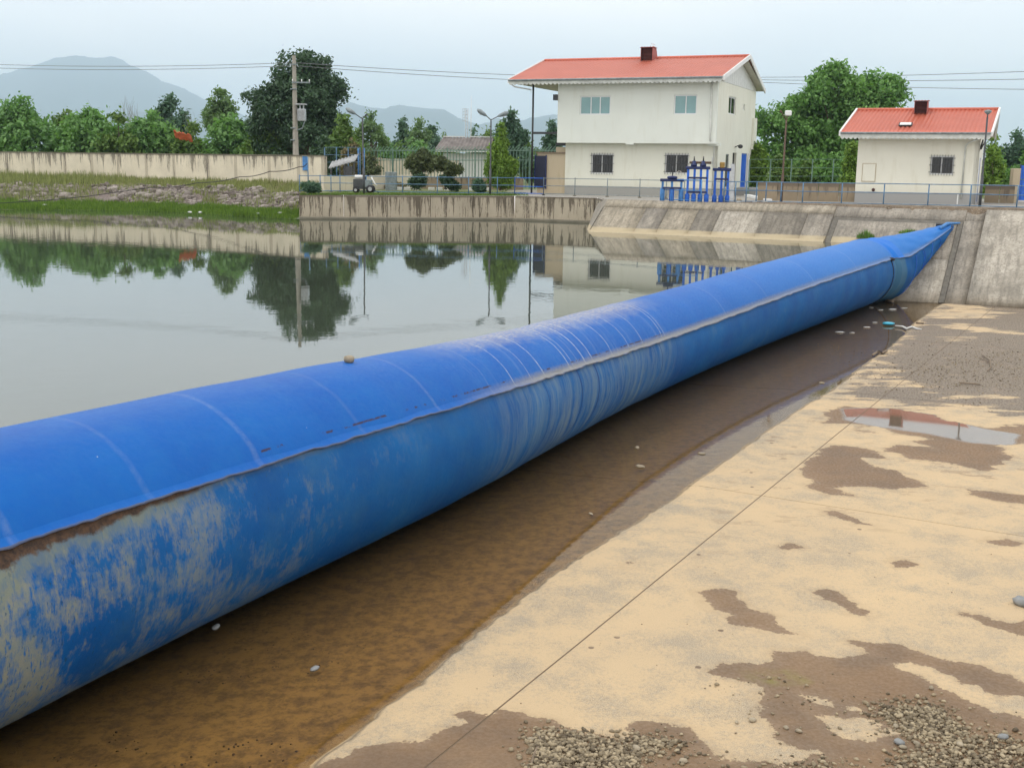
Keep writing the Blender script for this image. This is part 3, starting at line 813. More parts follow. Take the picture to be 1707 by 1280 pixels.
# ---- mountains far beyond
def m_mount():
    t = NT('haze_tinted_forest'); p = t.pos()
    n = t.noise(p, 0.003, 9, 0.7)
    return t.done(t.mix(n, (0.03, 0.065, 0.085), (0.06, 0.10, 0.11)), 1.0)  # haze blue is mixed into the forest colour itself
M['mount'] = m_mount()
def mountain(sil, D, depth, seed):
    """sil: (px, py) silhouette; ridge at distance D, with spurs running towards the viewer"""
    xs = np.linspace(sil[0][0], sil[-1][0], 150)
    ys = np.interp(xs, [s[0] for s in sil], [s[1] for s in sil])
    nr = 16; V = []
    for r in range(nr):
        f = r / (nr - 1)
        for x, y in zip(xs, ys):
            Yd = D + depth * (f - 0.6) * 2
            top = aty(x, y, D)
            h = top[2]
            k = 1 - abs(f - 0.6) / 0.6 if f < 0.6 else 1 - abs(f - 0.6) / 0.4
            X = top[0] * Yd / D
            sp = noise.noise((X * 0.0016 + seed, Yd * 0.0016, 1.0)) * 0.35 + noise.noise((X * 0.006, Yd * 0.006, seed)) * 0.12
            z = max(0.5, h * (k ** 0.85) * (1 + (sp * 2.0 * (1 - k)) * (k > 0)) + (noise.noise((x * 0.09, seed, 0)) * 12 + noise.noise((x * 0.35, seed, 4.0)) * 5 if k > 0.9 else 0))
            V.append((X, Yd, z))
    F = grid_faces(nr, len(xs))
    return tag(npmesh('mountain', V, F, M['mount'], None, True), kind='structure')
mountain([(-420, 135), (-250, 118), (-120, 112), (-60, 124), (-10, 128), (30, 117), (62, 108), (90, 97), (125, 93), (160, 97), (190, 94), (215, 108), (250, 122), (270, 136), (305, 147), (340, 166), (385, 182), (430, 206), (470, 230), (540, 262)], 9500, 1800, 1.0)
mountain([(380, 262), (430, 228), (480, 205), (530, 192), (585, 171), (610, 178), (640, 182), (665, 175), (700, 180), (740, 183), (770, 200), (800, 208), (830, 198), (860, 204), (890, 196), (930, 190), (985, 205), (1060, 222), (1150, 240), (1300, 262), (1500, 272)], 8200, 1500, 5.0)
mountain([(-420, 215), (-200, 196), (-60, 205), (40, 192), (120, 205), (230, 186), (300, 196), (380, 205), (460, 224), (560, 238), (640, 250)], 6200, 900, 9.0)

# ================================================================== THE INFLATABLE DAM
TIP = sn(-5.75, 52.2)
tipu, tipv = TIP @ UU, TIP @ VV
R0 = 1.30
DT = [-12, 5, 6.5, 8, 10, 12, 14, 16, 18, 20, 22, 25, 28, 32, 36, 40, 44, 46]
DR = [1.35, 1.35, 1.348, 1.33, 1.306, 1.28, 1.24, 1.20, 1.162, 1.143, 1.13, 1.125, 1.137, 1.175, 1.215, 1.25, 1.275, 1.281]
DU = [9.28, 9.28, 9.30, 9.38, 9.44, 9.45, 9.49, 9.60, 9.76, 9.91, 10.03, 10.12, 10.16, 10.16, 10.06, 9.93, 9.82, 9.80]
DS = [32, 32, 31.8, 31, 30.4, 30.2, 30.2, 29.6, 27.8, 25.2, 23.2, 22.1, 22.2, 23.4, 25.3, 27.0, 28.2, 28.3]
def dam_section(t):
    """centre u, centre z, half width, half height at station t"""
    r = float(np.interp(t, DT, DR)); u0 = -float(np.interp(t, DT, DU))
    zt, zb = -2.1 + 2.0 * r, -2.1
    a = r
    if t > 46.3:
        k = min(1, (t - 46.3) / (tipv - 46.3)); e = k ** 1.15
        u0 = u0 + (tipu - u0) * e
        zt = zt + (TIP[2] + 0.16 - zt) * e ** 1.6
        slz = (t * math.cos(math.radians(2)) + 0.34 - N0) / KS
        zb = max(zb, slz - 0.15) if k < 1 else TIP[2] - 0.02
        zb = min(zb, zt - 0.12)
        a = r * (1 - k) ** 0.8 + 0.16
    return u0, (zt + zb) / 2, a, (zt - zb) / 2
def dam_pt(t, phi, off=0.0):
    u0, zc, a, b = dam_section(t)
    ph_ = ((phi + 180) % 360) - 180
    sh = (float(np.interp(t, DT, DS)) - 23.0) * max(0.0, 1 - abs(ph_ - 23.0) / 110)
    ph = math.radians(phi + sh)
    cu, sz = math.cos(ph), math.sin(ph)
    return uv(u0 + (a + off) * cu, t, zc + (b + off) * sz)
PH_SEAM = 23.0
def m_dam():
    t = NT('blue_rubber_membrane'); p = t.pos()
    T, PHI = t.attr('t'), t.attr('phi')
    arc = t.math('MULTIPLY', PHI, 0.0237)
    v = t.comb(T, arc, 0.0)
    n1 = t.noise(v, 0.7, 6, 0.6); n2 = t.noise(v, 3.2, 7, 0.65); n3 = t.noise(v, 14, 6, 0.7); n4 = t.noise(v, 70, 3, 0.6)
    lower = t.rng(PHI, PH_SEAM - 0.6, PH_SEAM - 0.1, 1.0, 0.0)
    # -- upper sheet
    up = t.mix(t.rng(n1, 0.3, 0.7), (0.001, 0.088, 0.38), (0.001, 0.112, 0.43))
    up = t.mix(t.rng(n2, 0.45, 0.75, 0.0, 0.30), up, (0.010, 0.15, 0.42))
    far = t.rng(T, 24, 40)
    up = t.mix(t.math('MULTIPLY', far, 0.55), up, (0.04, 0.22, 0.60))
    # dust and scuffs near the crown
    crown = t.rng(t.math('ADD', PHI, t.math('MULTIPLY', t.math('SUBTRACT', n2, 0.5), 36)), 58, 84)
    dusty = t.math('MULTIPLY', crown, t.rng(n3, 0.4, 0.65, 0.15, 0.75))
    zone = t.rng(t.math('ABSOLUTE', t.math('SUBTRACT', T, 19.2)), 3.0, 5.6, 1.0, 0.0, True)
    up = t.mix(t.math('MULTIPLY', t.math('MULTIPLY', dusty, t.math('ADD', 0.07, zone)), 0.95), up, (0.60, 0.53, 0.36))
    # fine pale rings where the sheet has been creased round the tube
    Tw = t.math('ADD', T, t.math('MULTIPLY', t.math('SUBTRACT', t.noise(t.comb(t.math('MULTIPLY', T, 0.5), t.math('MULTIPLY', arc, 0.7), 3), 1.0, 3), 0.5), 0.5))
    rn = t.noise(t.comb(Tw, t.math('MULTIPLY', arc, 0.05), 1.0), 4.2, 4, 0.75)
    ring = t.math('MULTIPLY', t.rng(rn, 0.56, 0.66), zone)
    Tc = t.math('ADD', T, t.math('MULTIPLY', t.math('SUBTRACT', t.noise(t.comb(t.math('MULTIPLY', T, 0.6), t.math('MULTIPLY', arc, 0.9), 6), 1.0, 3), 0.5), 0.16))
    lines = None
    for tr_, w_, s_ in ((6.0, .06, .10), (7.6, .05, .07), (9.25, .06, .11), (11.2, .05, .06), (13.0, .05, .12), (14.7, .03, .12), (15.5, .018, .6), (16.15, .018, .55), (16.7, .022, .7), (17.85, .02, .85), (18.02, .015, .6), (18.3, .012, .5), (18.62, .03, .75),
                       (19.0, .02, .9), (20.05, .025, .65), (21.0, .02, .6), (21.85, .022, .6), (23.0, .022, .7), (23.16, .018, .6), (27.5, .04, .18), (31.0, .04, .14), (35.5, .05, .16), (40.5, .06, .18)):
        q = t.rng(t.math('ABSOLUTE', t.math('SUBTRACT', Tc, tr_)), w_ * 0.3, w_, s_, 0.0)
        lines = q if lines is None else t.math('MAXIMUM', lines, q)
    lines = t.math('MULTIPLY', lines, t.rng(n3, 0.36, 0.6, 0.15, 0.9))
    up = t.mix(t.math('MULTIPLY', ring, t.rng(n3, 0.3, 0.7, 0.1, 0.35)), up, (0.30, 0.40, 0.55))
    up = t.mix(lines, up, (0.58, 0.60, 0.56))
    # dust gathered against the lip in the creased stretch
    lipd = t.math('MULTIPLY', t.rng(t.math('ADD', PHI, t.math('MULTIPLY', n3, 5)), 27, 33, 1, 0), t.math('MULTIPLY', t.rng(T, 13.5, 16.5), t.rng(T, 26, 40, 1.0, 0.45)))
    up = t.mix(t.math('MULTIPLY', lipd, 0.85), up, (0.26, 0.25, 0.21))
    spl = t.rng(t.voro(v, 2.3), 0.02, 0.03, 1, 0)
    up = t.mix(t.math('MULTIPLY', spl, t.rng(n1, 0.55, 0.6)), up, (0.55, 0.6, 0.6))
    # near the lip: scraped-off dark glue line
    gl = t.rng(t.math('ABSOLUTE', t.math('SUBTRACT', PHI, 29.0)), 0.35, 1.0, 1, 0)
    gl = t.math('MULTIPLY', gl, t.math('MULTIPLY', t.rng(t.noise(v, 2.1, 6, 0.75), 0.52, 0.56), t.rng(T, 8.4, 9.2)))
    up = t.mix(t.math('MULTIPLY', gl, t.rng(T, 22, 26, 0.85, 0.2)), up, (0.045, 0.022, 0.016))
    # -- lower sheet, a darker blue stained by silt
    lo = t.mix(t.rng(n1, 0.35, 0.65), (0.002, 0.075, 0.275), (0.004, 0.115, 0.35))
    # silt clinging to the belly, thickest where the dam is nearest
    nearz = t.rng(T, 5.0, 13.5, 1.0, 0.0)
    farz = t.rng(T, 33, 46, 0.0, 0.55)
    silt_m = t.math('ADD', t.math('MULTIPLY', t.math('SUBTRACT', n1, 0.5), 2.4), t.math('MULTIPLY', t.math('SUBTRACT', n2, 0.5), 1.6))
    silt_m = t.math('ADD', silt_m, t.math('MULTIPLY', nearz, 0.62))
    pk0 = t.noise(t.comb(t.math('MULTIPLY', T, 3.0), arc, 12.0), 5.0, 6, 0.75)
    silt_m = t.math('ADD', silt_m, t.math('MULTIPLY', t.math('SUBTRACT', pk0, 0.5), 1.5))
    silt = t.rng(silt_m, 0.28, 0.72, 0.0, 0.88)
    silt = t.math('MULTIPLY', silt, t.math('MAXIMUM', t.math('MAXIMUM', nearz, farz), 0.16))
    peck = t.noise(t.comb(t.math('MULTIPLY', T, 3.4), arc, 2.0), 6.5, 4, 0.7)
    silt = t.math('MULTIPLY', silt, t.rng(peck, 0.36, 0.44, 0.10, 1.0))
    lo = t.mix(silt, lo, t.mix(t.rng(n3, 0.3, 0.7), (0.20, 0.235, 0.18), (0.31, 0.285, 0.17)))
    pk2 = t.rng(t.noise(t.comb(t.math('MULTIPLY', T, 2.2), arc, 7.0), 11, 3, 0.6), 0.63, 0.68)
    lo = t.mix(t.math('MULTIPLY', pk2, t.math('MULTIPLY', nearz, 0.8)), lo, (0.012, 0.05, 0.11))
    dull = t.noise(t.comb(T, arc, 9.0), 1.6, 7, 0.7)
    lo = t.mix(t.rng(dull, 0.46, 0.70, 0.0, 0.35), lo, (0.04, 0.13, 0.24))
    # vertical pale rub marks in the creased zone
    rub = t.noise(t.comb(Tw, t.math('MULTIPLY', arc, 0.09), 4.0), 3.0, 7, 0.8)
    lo = t.mix(t.math('MULTIPLY', t.rng(rub, 0.42, 0.66, 0, 0.75), zone), lo, (0.20, 0.28, 0.31))
    bow = t.math('ADD', T, t.math('MULTIPLY', t.math('MULTIPLY', arc, arc), 0.30))
    for tr_, w_ in ((18.25, .035), (19.15, .045), (16.7, .014), (20.6, .012), (22.9, .02)):
        q = t.rng(t.math('ABSOLUTE', t.math('SUBTRACT', t.math('ADD', bow, t.math('MULTIPLY', n1, 0.2)), tr_)), w_ * 0.4, w_, 0.9, 0.0)
        lo = t.mix(q, lo, (0.006, 0.05, 0.20))
    # seepage rust hanging under the lip
    depth = t.math('MULTIPLY', t.rng(T, 5.6, 8.8, 9.5, 0.9), t.rng(t.noise(v, 1.5, 5, 0.7), 0.3, 0.7, 0.4, 1.35))
    rs = t.rng(t.math('SUBTRACT', t.math('SUBTRACT', PH_SEAM, PHI), depth), -0.4, 1.2, 1.0, 0.0)
    rustc = t.mix(t.rng(n3, 0.35, 0.65), (0.035, 0.026, 0.022), (0.12, 0.07, 0.042))
    pale = t.rng(t.math('SUBTRACT', t.math('SUBTRACT', PH_SEAM, PHI), t.math('MULTIPLY', depth, 1.9)), -2.0, 3.0, 0.75, 0.0)
    lo = t.mix(t.math('MULTIPLY', pale, t.rng(T, 12, 18, 0.8, 0.15)), lo, (0.17, 0.20, 0.15))
    lo = t.mix(t.math('MULTIPLY', rs, t.rng(T, 12, 16, 1.0, 0.35)), lo, rustc)
    # silt line at the foot
    ft = t.rng(t.math('ADD', PHI, t.math('MULTIPLY', n2, 18)), -60, -42, 0.75, 0.0)
    lo = t.mix(ft, lo, (0.10, 0.12, 0.10))
    c = t.mix(lower, up, lo)
    # patch sleeves at the far end
    sl = t.math('MULTIPLY', t.rng(T, 45.8, 45.9), t.rng(T, 47.0, 47.1, 1, 0))
    c = t.mix(t.math('MULTIPLY', sl, t.rng(PHI, PH_SEAM, PH_SEAM + 1)), c, (0.012, 0.16, 0.58))
    c = t.mix(t.math('MULTIPLY', sl, t.math('MULTIPLY', lower, 0.8)), c, (0.06, 0.16, 0.25))
    rough = t.mix(lower, (0.46, 0.46, 0.46), (0.58, 0.58, 0.58))
    rough = t.mix(t.rng(n3, 0.4, 0.7, 0, 0.6), rough, (0.7, 0.7, 0.7))
    h = t.math('ADD', t.math('MULTIPLY', n2, 0.5), t.math('MULTIPLY', n3, 0.12))
    h = t.math('ADD', h, t.math('MULTIPLY', t.math('MULTIPLY', rn, zone), 0.9))
    nm = t.bump(h, 0.55, 0.03, t.bump(n4, 0.2, 0.004))
    return t.done(c, rough, nm, Specular_IOR_Level=0.17)
M['dam'] = m_dam()
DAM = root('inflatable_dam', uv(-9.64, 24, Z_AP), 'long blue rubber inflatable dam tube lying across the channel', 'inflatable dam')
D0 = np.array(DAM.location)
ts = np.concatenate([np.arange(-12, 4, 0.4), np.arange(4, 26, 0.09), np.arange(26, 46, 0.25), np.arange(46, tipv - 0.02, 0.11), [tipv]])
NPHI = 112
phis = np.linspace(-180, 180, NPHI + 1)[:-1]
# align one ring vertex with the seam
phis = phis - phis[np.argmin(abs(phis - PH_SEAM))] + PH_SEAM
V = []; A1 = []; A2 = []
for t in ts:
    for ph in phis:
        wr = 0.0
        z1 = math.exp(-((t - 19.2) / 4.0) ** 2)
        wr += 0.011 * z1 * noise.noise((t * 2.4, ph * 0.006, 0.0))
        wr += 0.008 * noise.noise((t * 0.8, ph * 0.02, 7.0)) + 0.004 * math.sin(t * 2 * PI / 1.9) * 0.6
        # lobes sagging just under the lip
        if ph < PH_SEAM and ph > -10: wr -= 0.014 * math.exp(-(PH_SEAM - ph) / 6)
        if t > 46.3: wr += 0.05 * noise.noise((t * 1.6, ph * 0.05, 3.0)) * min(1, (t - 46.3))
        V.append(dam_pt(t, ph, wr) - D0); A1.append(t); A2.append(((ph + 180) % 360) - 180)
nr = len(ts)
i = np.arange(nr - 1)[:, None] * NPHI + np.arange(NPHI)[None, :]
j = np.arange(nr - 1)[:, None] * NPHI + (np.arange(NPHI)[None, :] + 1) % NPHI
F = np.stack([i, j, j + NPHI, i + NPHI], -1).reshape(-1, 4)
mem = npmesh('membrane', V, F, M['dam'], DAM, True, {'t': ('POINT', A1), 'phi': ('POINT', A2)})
# overlap lip of the upper sheet: a thick wavy flap that stands a little off the belly
def m_lip():
    t = NT('membrane_lip'); p = t.pos(); w = t.attr('w'); T = t.attr('t')
    v = t.comb(T, w, 0)
    n = t.noise(t.comb(t.math('MULTIPLY', T, 1.0), t.math('MULTIPLY', w, 2), 0), 3.0, 7, 0.7); n2 = t.noise(p, 30, 3)
    c = t.mix(t.rng(n, 0.3, 0.7), (0.001, 0.095, 0.39), (0.004, 0.112, 0.36))
    far = t.rng(T, 14.5, 19)
    c = t.mix(t.math('MULTIPLY', far, t.rng(n, 0.40, 0.58, 0.2, 0.85)), c, (0.12, 0.135, 0.13))
    edge = t.rng(t.math('ADD', w, t.math('MULTIPLY', t.math('SUBTRACT', n, 0.5), 0.8)), 0.72, 0.95)
    c = t.mix(t.math('MULTIPLY', edge, 0.8), c, (0.07, 0.06, 0.055))
    dk = t.rng(t.math('ABSOLUTE', t.math('SUBTRACT', t.math('ADD', w, t.math('MULTIPLY', n2, 0.15)), 0.38)), 0.04, 0.14, 1, 0)
    dk = t.math('MULTIPLY', dk, t.rng(t.noise(t.comb(T, 0, 5), 1.3, 6, 0.75), 0.47, 0.53))
    dk = t.math('MULTIPLY', dk, t.rng(T, 10, 12))
    c = t.mix(t.math('MULTIPLY', dk, 0.8), c, (0.09, 0.06, 0.05))
    return t.done(c, 0.45, t.bump(n2, 0.3, 0.01))
LT = np.concatenate([np.arange(-12, 4, 0.4), np.arange(4, 26, 0.06), np.arange(26, 46, 0.15), np.arange(46, tipv - 0.3, 0.12)])
V = []; W = []; TT = []
prof = [(25.6, -0.003, 0.0), (24.4, 0.004, .3), (23.2, 0.012, .6), (22.0, 0.026, .85), (21.0, 0.042, 1.0), (20.9, 0.026, 1.0), (22.3, 0.004, 1.0), (24.0, -0.01, 1.0)]
PP = []
for t in LT:
    wv = noise.noise((t * 1.15, 0, 0)) * 1.5 + noise.noise((t * 3.6, 0, 5.0)) * 1.1 + noise.noise((t * 9, 0, 9.0)) * 0.5
    wo = noise.noise((t * 1.7, 4.0, 0)) * 0.014 + noise.noise((t * 5.5, 4.0, 0)) * 0.014
    for ph, off, w in prof:
        sc = max(0, w - 0.2)
        V.append(dam_pt(t, ph + wv * sc, off + (wo + 0.012) * sc) - D0); W.append(w); TT.append(t); PP.append(max(ph, 23.6) + 0.5)
F = grid_faces(len(LT), len(prof))
lipo = npmesh('lip', V, F, M['dam'], DAM, True, {'w': ('POINT', W), 't': ('POINT', TT), 'phi': ('POINT', PP)})
lipo.data.materials.append(m_lip())
mi = (np.arange(len(F)) % (len(prof) - 1) >= 3).astype(np.int32)
lipo.data.polygons.foreach_set('material_index', mi)
# strap rings over the far end and the clamp at the tip
for tt_, nm in ((45.55, 'strap'),):
    mb = MB(); mb.tube([dam_pt(tt_ + 0.004 * (a - 23) * (a > 23), a, 0.012) for a in np.arange(-95, 22, 4)], 0.018, 6)
    mb.build(nm, M['rubber_blk'], DAM, True, world=True)
mb = MB(); mb.ball(dam_pt(45.55, 21.5, 0.05), 0.09, 8, 5, (1.4, 1, .8)); mb.build('knob', M['rubber_blk'], DAM, True, world=True)
for k in range(5):
    tt_ = 48.0 + 0.55 * k
    mb = MB(); mb.tube([dam_pt(tt_ + 0.25 * math.sin(k * 2 + a * 0.02), a, 0.015) for a in np.arange(-60, 20, 6)], 0.014, 5)
    mb.build('fold', M['blue'], DAM, True, world=True)
# folded tail and dark clamp bar on the slope
mb = MB()
q0, q1 = dam_pt(tipv - 1.0, 60, 0.03), TIP + np.array([0.2, 0.1, 0.17])
mb.tube([q0, (q0 + q1) / 2 + [0, 0, .08], q1, TIP + np.array([0.45, 0, 0.2])], [0.07, 0.075, 0.05, 0.03], 8)
mb.build('folded_tail', M['blue_lt'], DAM, True, world=True)
mb = MB()
strip(mb, -5.95, -5.62, 51.95, 52.2, 0.16)
strip(mb, -6.3, -5.7, 52.25, 52.33, 0.10)
mb.build('clamp_bar', M['iron'], DAM, world=True)

# ---- stones, litter, weeds on and by the dam
M['stone'] = simple('river_stone', (0.33, 0.28, 0.20), 0.85, 0.35, 5, bump=0.4)
M['stone_grey'] = simple('grey_stone', (0.24, 0.25, 0.25), 0.8, 0.3, 6, bump=0.4)
def stone(P, r, label, mat='stone', sq=(1, .8, .6), group=None, name='stone'):
    mb = MB(); rr = random.Random(int(abs(P[0] * 1000 + P[1] * 77)))
    mb.ball((0, 0, r * sq[2] * 0.8), r, 9, 6, sq, 0.14, rr)
    o = mb.build(name, M[mat], None, True); o.location = [float(x) for x in P]; o.rotation_euler = (0, 0, rr.random() * 3)
    return tag(o, label, 'stone', group)
d_ = ray(585, 601)
# stone sitting on the crown of the dam
best = min(((np.linalg.norm(np.cross(dam_pt(t, 84, 0.0) - CAM, d_)) / np.linalg.norm(d_), t) for t in np.arange(6, 25, 0.05)))
stone(dam_pt(best[1], 86, 0.0), 0.075, 'brown pebble sitting alone on top of the blue dam tube', sq=(1.2, 1, .75))
def weed(P, h, w, n, label, cat='weed', col='grass_bright', lean=0.7, name='weed_tuft'):
    V = []; F = []
    rr = random.Random(int(P[0] * 100 + P[1] * 10))
    for _ in range(n):
        a = rr.random() * 2 * PI; r = w * math.sqrt(rr.random()); x, y = r * math.cos(a), r * math.sin(a)
        hh = h * rr.uniform(0.5, 1.0) * (1.05 - 0.75 * (r / w) ** 1.5); b = rr.random() * 2 * PI; l = lean * hh * rr.random()
        wd = 0.012 + 0.012 * rr.random(); k = len(V)
        dx, dy = math.cos(b + 1.57) * wd, math.sin(b + 1.57) * wd
        V += [(x - dx, y - dy, 0), (x + dx, y + dy, 0), (x + dx * .7 + math.cos(b) * l * .4, y + dy * .7 + math.sin(b) * l * .4, hh * .6), (x - dx * .7 + math.cos(b) * l * .4, y - dy * .7 + math.sin(b) * l * .4, hh * .6), (x + math.cos(b) * l, y + math.sin(b) * l, hh)]
        F += [(k, k + 1, k + 2, k + 3), (k + 3, k + 2, k + 4)]
    mb = MB(); mb.add(V, F); o = mb.build(name, M[col])
    o.location = [float(c) for c in P]; return tag(o, label, cat)
M['grass_bright'] = simple('fresh_grass', (0.11, 0.22, 0.03), 0.8, 0.3, 4)
M['grass_dry'] = simple('dry_grass', (0.20, 0.20, 0.08), 0.85, 0.35, 3)
weed(sn(-9.05, 51.35), 0.46, 0.38, 260, 'bright green grass tuft behind the dam crown, left of two')
weed(sn(-7.3, 51.75), 0.26, 0.45, 240, 'low thin green weeds on the slope beside the folded dam tip')

# ================================================================== RETAINING WALL OF THE YARD
M['retain'] = m_streaked('streaked_retaining_wall', (0.50, 0.44, 0.335), (0.085, 0.07, 0.05), 1.355, 2.6, 0.95, az=79, slope_x=0.0055)
RW = root('retaining_wall', (WA[0], WA[1], 0), 'streaked grey concrete retaining wall between the pond and the railed yard', 'retaining wall')
def wall_run(A, B, z0, zt, th, n, mat, parent, name='panel', gap=0.02, jit=0.0, batter=0.0, back=True):
    A, B = np.array(A, float), np.array(B, float); L = np.linalg.norm((B - A)[:2]); d = (B - A) / L
    nrm = np.array([-d[1], d[0], 0.0])
    for k in range(n):
        a, b = A + d * (L * k / n + gap / 2), A + d * (L * (k + 1) / n - gap / 2)
        j = RNG.uniform(-jit, jit)
        f = nrm * (-batter)
        za, zb = (zt(a[0]), zt(b[0])) if callable(zt) else (zt, zt)
        a0, b0 = a + nrm * j, b + nrm * j
        mb = MB()
        mb.hexa([(*(a0 + f)[:2], z0), (*(b0 + f)[:2], z0), (*(b + nrm * th)[:2], z0), (*(a + nrm * th)[:2], z0), (*a0[:2], za), (*b0[:2], zb), (*(b + nrm * th)[:2], zb), (*(a + nrm * th)[:2], za)])
        mb.build(name, mat, parent, bevel=0.012, world=True)
rt = lambda X: zd(X) - 0.01
wall_run(WA, WB, -0.8, rt, 0.35, 5, M['retain'], RW, gap=0.025, jit=0.012, batter=0.10)
wall_run(WB, WC, -0.8, rt, 0.35, 2, M['retain'], RW, gap=0.025, batter=0.10)
wall_run(WC + [0, 0, 0], [4.75, 57.5, 0], -0.8, lambda X: zd(X) - 0.03, 0.3, 2, M['retain'], RW)
wall_run([-12.45, 80, 0], [-11.97, 64.0, 0], -0.5, lambda X: zd(X) - 0.02, 0.4, 3, M['retain'], RW)
M['algae'] = m_concrete('waterline_concrete', (0.22, 0.20, 0.15), (0.12, 0.115, 0.085), 0.5, 1.5)
def ledge(A, B, parent):
    A, B = np.array(A, float), np.array(B, float); d = (B - A) / np.linalg.norm(B - A); n_ = np.array([d[1], -d[0], 0])
    mb = MB(); a, b = A + n_ * 0.02, B + n_ * 0.02
    mb.hexa([(*(a + n_ * .34)[:2], -.8), (*(b + n_ * .34)[:2], -.8), (*b[:2], -.8), (*a[:2], -.8), (*(a + n_ * .34)[:2], .10), (*(b + n_ * .34)[:2], .10), (*b[:2], .14), (*a[:2], .14)])
    mb.build('footing', M['algae'], parent, bevel=0.02, world=True)
ledge(WA, WB, RW); ledge(WB, WC, RW)

# ================================================================== BOUNDARY WALL ON THE LEFT
M['bwall'] = m_streaked('streaked_boundary_wall', (0.78, 0.71, 0.56), (0.13, 0.115, 0.09), 3.56, 1.5, 0.9, az=100, slope_x=0.0)
M['bwall_pier'] = m_streaked('streaked_wall_pier', (0.56, 0.50, 0.39), (0.075, 0.065, 0.055), 3.6, 2.6, 0.85, az=100)
BW = root('boundary_wall', (-30, 90, 1.5), 'long cream rendered wall with dark top streaks behind the rubble bank', 'wall')
pier_px = [-290, -230, -175, -120, -78, -34, 10, 54, 107, 152, 196, 243, 289, 346, 392, 448, 497, 538]
def wallpt(px):                 # wall top is traced at z = 3.5
    P = aty(px, 255, 90)
    # intersect the ray's vertical plane with the wall line
    dx, dy = P[0], P[1]
    for _ in range(12):
        dy = wallY(dx); dx = P[0] / P[1] * dy
    return np.array([dx, dy, 0])
wp = [wallpt(x) for x in pier_px]
for k in range(len(wp) - 1):
    wall_run(wp[k], wp[k + 1], 1.0, 3.50, 0.18, 1, M['bwall'], BW, 'wall_panel', 0.30)
    a, b = wp[k], wp[k + 1]; d = (b - a) / np.linalg.norm(b - a); n_ = np.array([-d[1], d[0], 0])
    mb = MB(); o1 = a - n_ * 0.05; o2 = b - n_ * 0.05
    mb.hexa([(*o1[:2], 3.50), (*o2[:2], 3.50), (*(o2 + n_ * .28)[:2], 3.50), (*(o1 + n_ * .28)[:2], 3.50), (*o1[:2], 3.56), (*o2[:2], 3.56), (*(o2 + n_ * .28)[:2], 3.56), (*(o1 + n_ * .28)[:2], 3.56)])
    mb.build('coping', M['algae'], BW, world=True)
for k, q in enumerate(wp):
    a = wp[max(0, k - 1)]; b = wp[min(len(wp) - 1, k + 1)]; d = (b - a) / np.linalg.norm(b - a)
    wall_run(q - d * 0.155, q + d * 0.155, 1.0, 3.495, 0.26, 1, M['bwall_pier'], BW, 'pier', 0.0)

# low brown walls inside the yard
M['lowwall'] = m_streaked('low_brown_wall', (0.33, 0.265, 0.18), (0.10, 0.08, 0.06), 2.3, 0.9, 0.8, az=95)
def yard_wall(px0, px1, py_base, h, n, label, mat, th=0.2, cat='wall', z1=None):
    A, B = deck(px0, py_base[0]), deck(px1, py_base[1])
    r = root('low_wall', A, label, cat)
    ztop = (lambda X: zd(X) + h)
    wall_run(A, B, 1.1, ztop, th, n, mat, r, 'panel', 0.02)
    return r
yard_wall(540, 700, (319, 314), 0.95, 5, 'low plastered wall stepping down behind the left end of the railing', M['bwall'])
yard_wall(702, 872, (315, 317), 0.85, 5, 'low brown wall behind the pine bushes and white kerbs', M['lowwall'])
yard_wall(1262, 1432, (334, 337), 0.95, 5, 'low brown wall between the two cream houses', M['lowwall'])
yard_wall(1640, 1690, (338, 339), 0.95, 2, 'low dark brown wall between the small house and the blue gate', M['lowwall'])
A = deck(622, 307); B = deck(765, 308)
r = root('cream_wall', A, 'taller cream wall behind the left street lamp, with green pickets above', 'wall')
wall_run([A[0], A[1], 0], [B[0], B[1], 0], 1.0, 3.45, 0.2, 3, M['bwall'], r, 'panel', 0.03)
wall_run([A[0] + .1, A[1] - .2, 0], [A[0] + 0.75, A[1] - .2, 0], 1.0, 3.52, 0.3, 1, M['wall_tan'], r, 'pier')

# ================================================================== RAILINGS
def railing(pts, rails, mat_posts, label, name='railing', post_r=0.03, rail_r=0.024, height=1.05, mats=None, posts=None, foot=True, group=None):
    P = [np.array(p) for p in pts]
    r = root(name, P[0], label, 'railing', group)
    for h in rails:
        mb = MB(); mb.tube([p + [0, 0, h] for p in P], rail_r, 6)
        mb.build('rail', M[mats or mat_posts], r, True, world=True)
    for k, q in enumerate(posts if posts is not None else P):
        q = np.array(q)
        mb = MB(); mb.tube([q - [0, 0, 0.02], q + [0, 0, height]], post_r, 6); ob = mb.build('post', M[mat_posts], r, True, world=True)
        if foot:
            mb = MB(); mb.box(q[0] - .09, q[0] + .09, q[1] - .09, q[1] + .09, q[2] - .05, q[2] + .05)
            mb.build('footing', M['algae'], r, world=True)
    return r
def rp(px, py): 
    return deck(px, py)
L1 = [rp(499.5, 321), rp(534, 321), rp(552, 321), rp(567, 321), rp(611, 322), rp(671, 323), rp(729, 324), rp(781, 324.5), rp(829, 325), rp(858, 325)]
railing(L1, (0.99, 0.56, 0.10), 'blue_grey', 'blue-grey three-bar railing along the left part of the pond wall', mats='blue_grey')
L2 = [rp(858, 325), rp(906, 326)]
railing(L2, (0.99, 0.50, 0.10), 'blue', 'short bright blue railing section in front of the navy door')
L3 = [rp(906, 326), rp(958, 327), rp(1012, 328.5), rp(1066, 330), rp(1110, 331.5), rp(1140, 332.5), rp(1178, 334), rp(1222, 335)]
railing(L3, (0.99, 0.56, 0.10), 'grey_steel', 'grey three-bar railing in front of the two-storey house')
G1 = [rp(1104, 338), rp(1168, 340)]
railing(G1, (1.12, 0.62, 0.16), 'blue_lt', 'light blue guard frame standing before the low gate hoist', foot=False, height=1.14)
